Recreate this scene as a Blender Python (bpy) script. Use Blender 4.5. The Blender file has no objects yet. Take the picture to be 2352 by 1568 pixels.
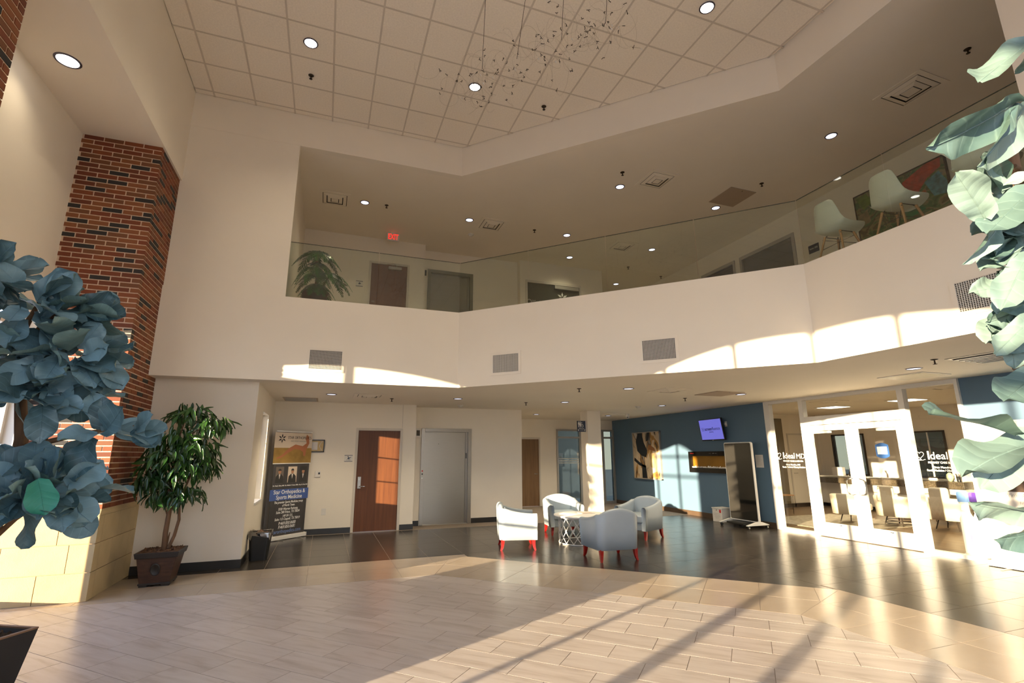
import bpy, bmesh, math, random
from mathutils import Vector, Matrix
random.seed(7)
PI = math.pi
scene = bpy.context.scene
C = scene.collection

# ------------------------------------------------------------------ camera
F_PX, PITCH, ROLL, YAW = 1147.87, 0.223687, -0.005471, 0.352631
fw = Vector((math.sin(YAW) * math.cos(PITCH), math.cos(YAW) * math.cos(PITCH), math.sin(PITCH)))
rt = Vector((math.cos(YAW), -math.sin(YAW), 0))
up = rt.cross(fw)
r2 = math.cos(ROLL) * rt + math.sin(ROLL) * up
u2 = -math.sin(ROLL) * rt + math.cos(ROLL) * up
EYE = Vector((0, 0, 1.59))
cam_data = bpy.data.cameras.new('camera')
cam_data.sensor_width = 36.0
cam_data.lens = 36.0 * F_PX / 2352.0
cam_data.clip_start = 0.05
cam = bpy.data.objects.new('camera', cam_data)
m = Matrix((r2, u2, -fw)).transposed().to_4x4()
m.translation = EYE
cam.matrix_world = m
C.objects.link(cam)
scene.camera = cam


def project(p):
    v = Vector(p) - EYE
    d = v.dot(fw)
    if d < 0.05:
        return None
    return (v.dot(r2) / d * F_PX + 1176, -v.dot(u2) / d * F_PX + 784, d)


# ------------------------------------------------------------------ sky, sun, exposure
world = bpy.data.worlds.new('sky')
scene.world = world
world.use_nodes = True
wn = world.node_tree.nodes
wl = world.node_tree.links
wn.clear()
w_out = wn.new('ShaderNodeOutputWorld')
w_bg = wn.new('ShaderNodeBackground')
w_tc = wn.new('ShaderNodeTexCoord')
w_sep = wn.new('ShaderNodeSeparateXYZ')
w_ramp = wn.new('ShaderNodeValToRGB')
w_ramp.color_ramp.elements[0].position = 0.0
w_ramp.color_ramp.elements[0].color = (0.92, 0.88, 0.84, 1)
w_ramp.color_ramp.elements[1].position = 0.8
w_ramp.color_ramp.elements[1].color = (0.30, 0.48, 0.92, 1)
e = w_ramp.color_ramp.elements.new(0.22)
e.color = (0.62, 0.76, 1.0, 1)
wl.new(w_tc.outputs['Generated'], w_sep.inputs[0])
wl.new(w_sep.outputs['Z'], w_ramp.inputs[0])
wl.new(w_ramp.outputs[0], w_bg.inputs[0])
wl.new(w_bg.outputs[0], w_out.inputs[0])
w_bg.inputs[1].default_value = 4.2

SUN_AZ, SUN_TE = math.radians(63.5), 0.11          # light travels towards +X/+Y, falling 0.11 per metre
sun_data = bpy.data.lights.new('sun', 'SUN')
sun_data.energy = 21.0
sun_data.color = (1.0, 0.78, 0.52)
sun_data.angle = math.radians(0.6)
sun = bpy.data.objects.new('sun', sun_data)
sdir = Vector((math.sin(SUN_AZ), math.cos(SUN_AZ), -SUN_TE)).normalized()
sun.rotation_euler = sdir.to_track_quat('-Z', 'Y').to_euler()
sun.location = (-20, -10, 8)
C.objects.link(sun)

scene.view_settings.view_transform = 'Standard'
scene.view_settings.look = 'None'
scene.view_settings.exposure = 0.42
scene.view_settings.gamma = 1.0
scene.view_settings.use_curve_mapping = False
scene.cycles.max_bounces = 12
scene.cycles.diffuse_bounces = 6
scene.cycles.glossy_bounces = 4
scene.cycles.transparent_max_bounces = 16
scene.cycles.sample_clamp_indirect = 8.0
scene.cycles.caustics_reflective = False
scene.cycles.caustics_refractive = False


# ------------------------------------------------------------------ materials
def base_mat(name):
    mt = bpy.data.materials.new(name)
    mt.use_nodes = True
    nt = mt.node_tree
    return mt, nt, nt.nodes['Principled BSDF']


def mat(name, col, rough=0.6, metal=0.0, spec=0.5, var=0.06, scale=6.0, bump=0.0, bscale=60.0, emit=None, estr=0.0,
        stretch=None, coat=0.0):
    """procedural paint/plastic/metal: object-space noise tints the colour, optional fine bump"""
    mt, nt, b = base_mat(name)
    N, L = nt.nodes, nt.links
    tc = N.new('ShaderNodeTexCoord')
    src = tc.outputs['Object']
    if stretch:
        mp = N.new('ShaderNodeMapping')
        mp.inputs['Scale'].default_value = stretch
        L.new(src, mp.inputs[0])
        src = mp.outputs[0]
    nz = N.new('ShaderNodeTexNoise')
    nz.inputs['Scale'].default_value = scale
    nz.inputs['Detail'].default_value = 4
    L.new(src, nz.inputs['Vector'])
    rp = N.new('ShaderNodeValToRGB')
    lo = [max(0, c * (1 - var)) for c in col]
    hi = [min(1, c * (1 + var)) for c in col]
    rp.color_ramp.elements[0].position = 0.3
    rp.color_ramp.elements[0].color = (*lo, 1)
    rp.color_ramp.elements[1].position = 0.7
    rp.color_ramp.elements[1].color = (*hi, 1)
    L.new(nz.outputs['Fac'], rp.inputs[0])
    L.new(rp.outputs[0], b.inputs['Base Color'])
    b.inputs['Roughness'].default_value = rough
    b.inputs['Metallic'].default_value = metal
    b.inputs['Specular IOR Level'].default_value = spec
    if coat:
        b.inputs['Coat Weight'].default_value = coat
        b.inputs['Coat Roughness'].default_value = 0.15
    if bump:
        n2 = N.new('ShaderNodeTexNoise')
        n2.inputs['Scale'].default_value = bscale
        n2.inputs['Detail'].default_value = 3
        L.new(src, n2.inputs['Vector'])
        bp = N.new('ShaderNodeBump')
        bp.inputs['Strength'].default_value = bump
        bp.inputs['Distance'].default_value = 0.01
        L.new(n2.outputs['Fac'], bp.inputs['Height'])
        L.new(bp.outputs[0], b.inputs['Normal'])
    if emit:
        b.inputs['Emission Color'].default_value = (*emit, 1)
        b.inputs['Emission Strength'].default_value = estr
    return mt


def streak_mat(name, c1, c2, c3, rough, rot=0.0, stretch=(1.0, 9.0, 1.0), scale=2.2, per_object=True, rvar=0.06):
    """stone-look porcelain / wood: long streaks, shifted per tile by Object Info random"""
    mt, nt, b = base_mat(name)
    N, L = nt.nodes, nt.links
    tc = N.new('ShaderNodeTexCoord')
    oi = N.new('ShaderNodeObjectInfo')
    mp = N.new('ShaderNodeMapping')
    mp.inputs['Rotation'].default_value = (0, 0, rot)
    L.new(tc.outputs['Object'], mp.inputs[0])
    mul = N.new('ShaderNodeVectorMath')
    mul.operation = 'MULTIPLY'
    mul.inputs[1].default_value = stretch
    L.new(mp.outputs[0], mul.inputs[0])
    add = N.new('ShaderNodeVectorMath')
    add.operation = 'ADD'
    sc = N.new('ShaderNodeVectorMath')
    sc.operation = 'SCALE'
    sc.inputs[0].default_value = (37.0, 91.0, 53.0)
    L.new(oi.outputs['Random'], sc.inputs['Scale'])
    L.new(mul.outputs[0], add.inputs[0])
    L.new(sc.outputs[0], add.inputs[1])
    nz = N.new('ShaderNodeTexNoise')
    nz.inputs['Scale'].default_value = scale
    nz.inputs['Detail'].default_value = 6
    nz.inputs['Roughness'].default_value = 0.6
    nz.inputs['Distortion'].default_value = 0.4
    L.new(add.outputs[0], nz.inputs['Vector'])
    rp = N.new('ShaderNodeValToRGB')
    rp.color_ramp.elements[0].position = 0.30
    rp.color_ramp.elements[0].color = (*c1, 1)
    rp.color_ramp.elements[1].position = 0.70
    rp.color_ramp.elements[1].color = (*c3, 1)
    em = rp.color_ramp.elements.new(0.5)
    em.color = (*c2, 1)
    L.new(nz.outputs['Fac'], rp.inputs[0])
    hs = N.new('ShaderNodeHueSaturation')
    mr = N.new('ShaderNodeMapRange')
    mr.inputs['To Min'].default_value = 1 - rvar
    mr.inputs['To Max'].default_value = 1 + rvar
    L.new(oi.outputs['Random'], mr.inputs['Value'])
    L.new(mr.outputs[0], hs.inputs['Value'])
    L.new(rp.outputs[0], hs.inputs['Color'])
    L.new(hs.outputs[0], b.inputs['Base Color'])
    b.inputs['Roughness'].default_value = rough
    return mt


def brick_mat():
    mt, nt, b = base_mat('fired clay brick')
    N, L = nt.nodes, nt.links
    oi = N.new('ShaderNodeObjectInfo')
    ge = N.new('ShaderNodeNewGeometry')
    ad = N.new('ShaderNodeMath')
    ad.operation = 'ADD'
    L.new(oi.outputs['Random'], ad.inputs[0])
    L.new(ge.outputs['Random Per Island'], ad.inputs[1])
    fr = N.new('ShaderNodeMath')
    fr.operation = 'FRACT'
    L.new(ad.outputs[0], fr.inputs[0])
    rp = N.new('ShaderNodeValToRGB')
    rp.color_ramp.interpolation = 'CONSTANT'
    cols = [(0.0, (0.022, 0.019, 0.019)), (0.13, (0.175, 0.040, 0.014)), (0.32, (0.21, 0.056, 0.018)),
            (0.52, (0.17, 0.060, 0.023)), (0.70, (0.23, 0.076, 0.026)), (0.86, (0.14, 0.034, 0.013))]
    rp.color_ramp.elements[0].position = 0.0
    rp.color_ramp.elements[0].color = (*cols[0][1], 1)
    rp.color_ramp.elements[1].position = cols[1][0]
    rp.color_ramp.elements[1].color = (*cols[1][1], 1)
    for p, c in cols[2:]:
        el = rp.color_ramp.elements.new(p)
        el.color = (*c, 1)
    L.new(fr.outputs[0], rp.inputs[0])
    tc = N.new('ShaderNodeTexCoord')
    nz = N.new('ShaderNodeTexNoise')
    nz.inputs['Scale'].default_value = 30
    nz.inputs['Detail'].default_value = 5
    L.new(tc.outputs['Object'], nz.inputs['Vector'])
    mx = N.new('ShaderNodeMix')
    mx.data_type = 'RGBA'
    mx.blend_type = 'MULTIPLY'
    mx.inputs[0].default_value = 0.5
    L.new(rp.outputs[0], mx.inputs[6])
    L.new(nz.outputs['Color'], mx.inputs[7])
    L.new(rp.outputs[0], b.inputs['Base Color'])
    bp = N.new('ShaderNodeBump')
    bp.inputs['Strength'].default_value = 0.35
    bp.inputs['Distance'].default_value = 0.004
    L.new(nz.outputs['Fac'], bp.inputs['Height'])
    L.new(bp.outputs[0], b.inputs['Normal'])
    b.inputs['Roughness'].default_value = 0.75
    return mt


def glass_mat(name, tint, refl=0.05):
    """thin architectural pane: clear transmission plus Schlick reflection, same from both faces"""
    mt = bpy.data.materials.new(name)
    mt.use_nodes = True
    nt = mt.node_tree
    N, L = nt.nodes, nt.links
    N.clear()
    out = N.new('ShaderNodeOutputMaterial')
    tr = N.new('ShaderNodeBsdfTransparent')
    tr.inputs[0].default_value = (*tint, 1)
    gl = N.new('ShaderNodeBsdfGlossy')
    gl.inputs['Roughness'].default_value = 0.0
    gl.inputs['Color'].default_value = (1, 1, 1, 1)
    lw = N.new('ShaderNodeLayerWeight')
    lw.inputs[0].default_value = 0.5
    pw = N.new('ShaderNodeMath')
    pw.operation = 'POWER'
    pw.inputs[1].default_value = 5.0
    L.new(lw.outputs['Facing'], pw.inputs[0])
    ma = N.new('ShaderNodeMath')
    ma.operation = 'MULTIPLY_ADD'
    ma.inputs[1].default_value = 0.85
    ma.inputs[2].default_value = refl
    L.new(pw.outputs[0], ma.inputs[0])
    mx = N.new('ShaderNodeMixShader')
    L.new(ma.outputs[0], mx.inputs[0])
    L.new(tr.outputs[0], mx.inputs[1])
    L.new(gl.outputs[0], mx.inputs[2])
    L.new(mx.outputs[0], out.inputs[0])
    return mt


def leaf_mat(name, c1, c2, under, rough=0.4, transl=0.25, scale=9.0, veins=False):
    mt, nt, b = base_mat(name)
    N, L = nt.nodes, nt.links
    tc = N.new('ShaderNodeTexCoord')
    oi = N.new('ShaderNodeObjectInfo')
    nz = N.new('ShaderNodeTexNoise')
    nz.inputs['Scale'].default_value = scale
    nz.inputs['Detail'].default_value = 3
    L.new(tc.outputs['Object'], nz.inputs['Vector'])
    ad = N.new('ShaderNodeMath')
    ad.operation = 'MULTIPLY_ADD'
    ad.inputs[1].default_value = 0.7
    L.new(oi.outputs['Random'], ad.inputs[0])
    mm = N.new('ShaderNodeMath')
    mm.operation = 'MULTIPLY'
    mm.inputs[1].default_value = 0.5
    L.new(nz.outputs['Fac'], mm.inputs[0])
    L.new(mm.outputs[0], ad.inputs[2])
    rp = N.new('ShaderNodeValToRGB')
    rp.color_ramp.elements[0].position = 0.2
    rp.color_ramp.elements[0].color = (*c1, 1)
    rp.color_ramp.elements[1].position = 0.85
    rp.color_ramp.elements[1].color = (*c2, 1)
    L.new(ad.outputs[0], rp.inputs[0])
    ge = N.new('ShaderNodeNewGeometry')
    mx = N.new('ShaderNodeMix')
    mx.data_type = 'RGBA'
    L.new(ge.outputs['Backfacing'], mx.inputs[0])
    L.new(rp.outputs[0], mx.inputs[6])
    mx.inputs[7].default_value = (*under, 1)
    if veins:      # side veins running forward from the midrib, in the blade's own coordinates
        sx = N.new('ShaderNodeSeparateXYZ')
        L.new(tc.outputs['Object'], sx.inputs[0])

        def mth(op, a, b_=None):
            q = N.new('ShaderNodeMath')
            q.operation = op
            for i_, s_ in enumerate((a, b_)):
                if s_ is None:
                    continue
                if isinstance(s_, (int, float)):
                    q.inputs[i_].default_value = s_
                else:
                    L.new(s_, q.inputs[i_])
            return q.outputs[0]
        ax_ = mth('ABSOLUTE', sx.outputs['X'])
        u_ = mth('MULTIPLY', mth('SUBTRACT', sx.outputs['Y'], mth('MULTIPLY', ax_, 0.75)), 21.0)
        d_ = mth('ABSOLUTE', mth('SUBTRACT', mth('FRACT', u_), 0.5))
        ln_ = mth('SUBTRACT', 1.0, mth('MINIMUM', mth('MULTIPLY', d_, 14.0), 1.0))
        mx2 = N.new('ShaderNodeMix')
        mx2.data_type = 'RGBA'
        L.new(mth('MULTIPLY', ln_, 0.16), mx2.inputs[0])
        L.new(mx.outputs[2], mx2.inputs[6])
        mx2.inputs[7].default_value = (*[min(1, c * 1.7) for c in c2], 1)
        bp = N.new('ShaderNodeBump')
        bp.inputs['Strength'].default_value = 0.22
        bp.inputs['Distance'].default_value = 0.004
        L.new(mth('MULTIPLY', mth('MINIMUM', mth('MULTIPLY', d_, 3.0), 1.0), 1.0), bp.inputs['Height'])
        L.new(bp.outputs[0], b.inputs['Normal'])
        mx = mx2
    L.new(mx.outputs[2], b.inputs['Base Color'])
    b.inputs['Roughness'].default_value = rough
    tl = N.new('ShaderNodeBsdfTranslucent')
    L.new(mx.outputs[2], tl.inputs[0])
    ms = N.new('ShaderNodeMixShader')
    ms.inputs[0].default_value = transl
    L.new(b.outputs[0], ms.inputs[1])
    L.new(tl.outputs[0], ms.inputs[2])
    L.new(ms.outputs[0], N['Material Output'].inputs[0])
    return mt


def blob_mat(name, stops, scale, rough=0.5, stretch=(1, 1, 1), seed=0.0, distort=1.5, emit=0.0):
    """abstract painting: banded distorted noise through a hard ramp"""
    mt, nt, b = base_mat(name)
    N, L = nt.nodes, nt.links
    tc = N.new('ShaderNodeTexCoord')
    mp = N.new('ShaderNodeMapping')
    mp.inputs['Location'].default_value = (seed, seed * 1.7, seed * 0.3)
    mp.inputs['Scale'].default_value = stretch
    L.new(tc.outputs['Object'], mp.inputs[0])
    nz = N.new('ShaderNodeTexNoise')
    nz.inputs['Scale'].default_value = scale
    nz.inputs['Detail'].default_value = 4
    nz.inputs['Distortion'].default_value = distort
    L.new(mp.outputs[0], nz.inputs['Vector'])
    rp = N.new('ShaderNodeValToRGB')
    rp.color_ramp.elements[0].position = stops[0][0]
    rp.color_ramp.elements[0].color = (*stops[0][1], 1)
    rp.color_ramp.elements[1].position = stops[-1][0]
    rp.color_ramp.elements[1].color = (*stops[-1][1], 1)
    for p, c in stops[1:-1]:
        el = rp.color_ramp.elements.new(p)
        el.color = (*c, 1)
    L.new(nz.outputs['Fac'], rp.inputs[0])
    L.new(rp.outputs[0], b.inputs['Base Color'])
    b.inputs['Roughness'].default_value = rough
    if emit:
        L.new(rp.outputs[0], b.inputs['Emission Color'])
        b.inputs['Emission Strength'].default_value = emit
    return mt


M = {}
M['wall'] = mat('warm white wall paint', (0.83, 0.765, 0.665), 0.75, var=0.02, scale=1.2, bump=0.05, bscale=180)
M['ceil'] = mat('flat ceiling paint', (0.84, 0.77, 0.665), 0.85, var=0.02, scale=1.0)
M['ctile'] = mat('mineral fibre ceiling tile', (0.84, 0.77, 0.67), 0.9, var=0.05, scale=40, bump=0.25, bscale=140)
M['grid'] = mat('painted ceiling grid metal', (0.60, 0.53, 0.45), 0.6, var=0.03)
M['blue'] = mat('blue wall paint', (0.105, 0.180, 0.262), 0.7, var=0.03, scale=1.5, bump=0.05, bscale=180)
M['brick'] = brick_mat()
M['mortar'] = mat('buff mortar', (0.68, 0.52, 0.39), 0.9, var=0.10, scale=30, bump=0.4, bscale=120)
M['stone'] = mat('cream cast stone', (0.50, 0.39, 0.22), 0.75, var=0.07, scale=5, bump=0.15, bscale=90)
M['stonej'] = mat('stone joint mortar', (0.52, 0.36, 0.24), 0.9, var=0.06)
M['baseb'] = mat('black vinyl baseboard', (0.018, 0.017, 0.016), 0.4, var=0.1)
M['tdark'] = streak_mat('charcoal porcelain tile', (0.034, 0.029, 0.025), (0.045, 0.038, 0.032), (0.062, 0.053, 0.044), 0.24,
                        stretch=(1.0, 8.0, 1.0), rvar=0.10)
M['tbeige'] = streak_mat('beige porcelain tile', (0.43, 0.345, 0.26), (0.45, 0.365, 0.28), (0.47, 0.385, 0.30), 0.22,
                         stretch=(1, 1.5, 1), rvar=0.04)
M['tlight'] = streak_mat('pale streaked porcelain plank', (0.40, 0.335, 0.285), (0.52, 0.455, 0.41), (0.56, 0.50, 0.455), 0.30,
                         rot=PI / 4, stretch=(0.9, 7.0, 1.0), scale=1.9, rvar=0.05)
M['grout'] = mat('warm grey grout', (0.27, 0.22, 0.18), 0.9, var=0.08, scale=15)
M['steel'] = mat('brushed stainless steel', (0.33, 0.305, 0.27), 0.36, 1.0, var=0.04, scale=8, stretch=(1, 1, 60))
M['chrome'] = mat('polished metal', (0.72, 0.72, 0.70), 0.15, 1.0, var=0.02)
M['wood'] = streak_mat('reddish brown door veneer', (0.105, 0.032, 0.011), (0.135, 0.044, 0.014), (0.165, 0.057, 0.018), 0.52,
                       stretch=(14, 14, 0.7), scale=1.5, rvar=0.0)
M['tan'] = streak_mat('tan door veneer', (0.16, 0.085, 0.035), (0.20, 0.11, 0.048), (0.24, 0.14, 0.062), 0.45,
                      stretch=(14, 14, 0.7), scale=1.5, rvar=0.0)
M['plank'] = streak_mat('oak look plank floor', (0.14, 0.085, 0.04), (0.20, 0.125, 0.06), (0.26, 0.17, 0.09), 0.35,
                        stretch=(7, 0.6, 1), scale=1.5, rvar=0.0)
M['alu'] = mat('white coated aluminium', (0.80, 0.78, 0.74), 0.4, var=0.02)
M['alug'] = mat('grey anodised aluminium', (0.42, 0.40, 0.37), 0.38, 0.5, var=0.03)
M['frame'] = mat('painted steel door frame', (0.62, 0.57, 0.50), 0.5, var=0.02)
M['glass'] = glass_mat('clear window glass', (0.97, 0.98, 0.97), 0.04)
M['rail'] = glass_mat('green tinted guard glass', (0.90, 0.935, 0.895), 0.05)
M['railedge'] = mat('polished green glass edge', (0.05, 0.06, 0.045), 0.2)
M['dglass'] = glass_mat('dark door glass', (0.30, 0.32, 0.29), 0.06)
M['leather'] = mat('off white leatherette', (0.38, 0.44, 0.49), 0.40, var=0.04, scale=3, bump=0.06, bscale=220)
M['redleg'] = mat('glossy red stained wood', (0.34, 0.010, 0.007), 0.25, var=0.15, scale=5, coat=0.5)
M['white'] = mat('white enamel', (0.82, 0.80, 0.77), 0.4, var=0.02)
M['plate'] = mat('white plastic', (0.72, 0.69, 0.64), 0.45, var=0.02)
M['black'] = mat('black plastic', (0.012, 0.012, 0.012), 0.35, var=0.1)
M['blackgloss'] = mat('black display glass', (0.008, 0.008, 0.008), 0.05, var=0.1, spec=0.6)
M['void'] = mat('painted vent shade', (0.030, 0.026, 0.022), 0.9)  # flat dark colour standing in for the shade inside vents
M['bark'] = mat('brown bark', (0.16, 0.085, 0.045), 0.85, var=0.35, scale=14, bump=0.6, bscale=40, stretch=(1, 1, 0.25))
M['soil'] = mat('dark potting moss', (0.055, 0.036, 0.022), 0.95, var=0.5, scale=40, bump=0.8, bscale=60)
M['pot'] = mat('carved brown wooden planter', (0.055, 0.024, 0.013), 0.5, var=0.35, scale=9, stretch=(1, 1, 4))
M['potdark'] = mat('dark planter trim', (0.022, 0.017, 0.014), 0.5, var=0.2)
M['potblack'] = mat('black fibreglass planter', (0.010, 0.010, 0.012), 0.45, var=0.1)
M['potrim'] = mat('worn brown planter rim', (0.20, 0.11, 0.06), 0.6, var=0.2)
M['fiddle'] = leaf_mat('fiddle leaf tinted by skylight', (0.035, 0.085, 0.105), (0.210, 0.360, 0.440), (0.15, 0.25, 0.25), 0.36, 0.15, veins=True)  # blue skylight on the shaded left tree is put into the colour
M['fiddlesun'] = leaf_mat('fiddle leaf tinted by sun', (0.050, 0.100, 0.095), (0.190, 0.275, 0.255), (0.10, 0.17, 0.145), 0.45, 0.16, veins=True)  # sun copy of the fiddle leaf, sunlit tone put into the colour
M['teal'] = leaf_mat('bright teal leaf', (0.03, 0.24, 0.17), (0.04, 0.28, 0.20), (0.10, 0.30, 0.2), 0.42, 0.2, veins=True)
M['ficus'] = leaf_mat('glossy ficus leaf', (0.008, 0.034, 0.008), (0.040, 0.110, 0.020), (0.07, 0.14, 0.04), 0.28, 0.12)
M['palm'] = leaf_mat('green palm frond', (0.015, 0.075, 0.015), (0.05, 0.20, 0.03), (0.03, 0.10, 0.02), 0.30, 0.15)
M['lamp'] = mat('lit downlight lens', (0.9, 0.88, 0.85), 0.5, emit=(1.0, 0.95, 0.88), estr=9.0)
M['lampcool'] = mat('lit cool downlight lens', (0.85, 0.85, 0.9), 0.5, emit=(0.80, 0.80, 1.0), estr=1.5)
M['troffer'] = mat('lit troffer lens', (0.9, 0.9, 0.85), 0.5, emit=(1.0, 0.93, 0.78), estr=2.5)
M['rim'] = mat('dark trim ring', (0.10, 0.09, 0.12), 0.3, 0.6)
M['exitred'] = mat('lit red lettering', (0.6, 0.02, 0.02), 0.5, emit=(1.0, 0.03, 0.02), estr=0.9)
M['screen'] = mat('lit violet screen', (0.05, 0.05, 0.2), 0.2, emit=(0.115, 0.115, 0.45), estr=1.0, var=0.02)
M['navyink'] = mat('navy ink', (0.012, 0.012, 0.12), 0.5)
M['blackink'] = mat('black ink', (0.015, 0.015, 0.018), 0.6)
M['greyink'] = mat('grey ink', (0.36, 0.34, 0.31), 0.6)
M['whiteink'] = mat('white vinyl lettering', (0.85, 0.85, 0.83), 0.5)
M['paleblue'] = mat('pale blue ink', (0.16, 0.24, 0.48), 0.5)
M['red'] = mat('red sticker', (0.60, 0.02, 0.02), 0.5)
M['paper'] = mat('white paper', (0.74, 0.70, 0.66), 0.8, var=0.03)
M['signblue'] = mat('navy sign plate', (0.015, 0.03, 0.075), 0.4)
M['banner'] = mat('charcoal printed banner', (0.050, 0.046, 0.048), 0.45, var=0.25, scale=1.5, stretch=(3, 3, 0.4))
M['bannerblue'] = mat('blue banner band', (0.06, 0.12, 0.38), 0.45, var=0.06)
M['bannercream'] = mat('cream banner print', (0.70, 0.58, 0.46), 0.45, var=0.08, scale=2)
M['bannergrass'] = mat('golden field print', (0.34, 0.20, 0.045), 0.45, var=0.3, scale=4)
M['skin'] = mat('printed skin tone', (0.46, 0.23, 0.13), 0.5)
M['suit'] = mat('printed dark suit', (0.03, 0.028, 0.028), 0.5)
M['photo'] = mat('printed portrait ground', (0.16, 0.13, 0.11), 0.5, var=0.3, scale=3)
M['rubber'] = mat('black bin plastic', (0.010, 0.010, 0.010), 0.5)
M['bag'] = mat('translucent bin liner', (0.42, 0.40, 0.37), 0.35, var=0.25, scale=10, bump=0.5, bscale=25)
M['bag'] = glass_mat('clear bin liner', (0.62, 0.60, 0.57), 0.22)
M['rubbish'] = mat('crumpled brown paper', (0.22, 0.13, 0.09), 0.8, var=0.5, scale=14)
M['gold'] = mat('gilt certificate mat', (0.52, 0.37, 0.16), 0.5, var=0.2, scale=8)
M['amber'] = mat('amber fireplace back panel', (0.26, 0.125, 0.012), 0.3, var=0.12, scale=3)
M['crystal'] = mat('white fire glass', (0.75, 0.72, 0.66), 0.2, var=0.2, scale=30)
M['granite'] = mat('brown granite', (0.085, 0.065, 0.042), 0.25, var=0.55, scale=35)
M['cream'] = mat('cream upholstery', (0.62, 0.55, 0.44), 0.6, var=0.05, scale=4)
M['rug'] = mat('pale woven rug', (0.42, 0.36, 0.27), 0.95, var=0.25, scale=12, bump=0.3, bscale=120)
M['darkmetal'] = mat('dark bronze metal', (0.05, 0.035, 0.025), 0.4, 0.7)
M['shell'] = mat('white moulded shell', (0.66, 0.67, 0.60), 0.4, var=0.02)
M['beech'] = mat('beech wood', (0.46, 0.24, 0.10), 0.5, var=0.15, scale=8, stretch=(1, 1, 0.2))
M['wire'] = mat('fine silver wire', (0.42, 0.35, 0.27), 0.35, 0.5)
M['clip'] = mat('dark brass clip', (0.06, 0.045, 0.03), 0.4, 0.6)
M['greydoor'] = mat('grey painted panel', (0.20, 0.20, 0.16), 0.5, var=0.03)
M['access'] = mat('tan access panel', (0.46, 0.36, 0.27), 0.7, var=0.03)
M['ground'] = mat('pale pavement outside', (0.36, 0.32, 0.27), 0.9, var=0.2, scale=2)
M['violet'] = mat('violet cap', (0.12, 0.05, 0.36), 0.3)
M['lightblue'] = mat('light blue cap', (0.22, 0.40, 0.80), 0.3)
M['lilac'] = mat('lilac print', (0.48, 0.22, 0.52), 0.5)
M['vial'] = mat('white vial print', (0.80, 0.78, 0.75), 0.3)
M['brownprint'] = mat('brown photo print', (0.085, 0.055, 0.04), 0.5, var=0.3)
M['art1'] = blob_mat('cream and black abstract', [(0.30, (0.03, 0.025, 0.02)), (0.40, (0.05, 0.04, 0.035)), (0.43, (0.50, 0.40, 0.27)),
                     (0.50, (0.58, 0.46, 0.31)), (0.54, (0.62, 0.52, 0.38)), (0.565, (0.42, 0.22, 0.05)), (0.60, (0.30, 0.17, 0.06)), (0.63, (0.04, 0.03, 0.03)), (0.7, (0.55, 0.5, 0.42))],
                     2.0, stretch=(1, 1.3, 0.55), seed=3.4, distort=0.8)
M['art2'] = blob_mat('red green abstract', [(0.28, (0.02, 0.035, 0.01)), (0.40, (0.05, 0.13, 0.03)), (0.47, (0.24, 0.20, 0.09)), (0.53, (0.10, 0.06, 0.02)),
                     (0.60, (0.06, 0.14, 0.04)), (0.66, (0.30, 0.24, 0.12)), (0.72, (0.10, 0.18, 0.22))], 2.4, stretch=(1, 1, 1), seed=8.2, distort=2.0)


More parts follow.
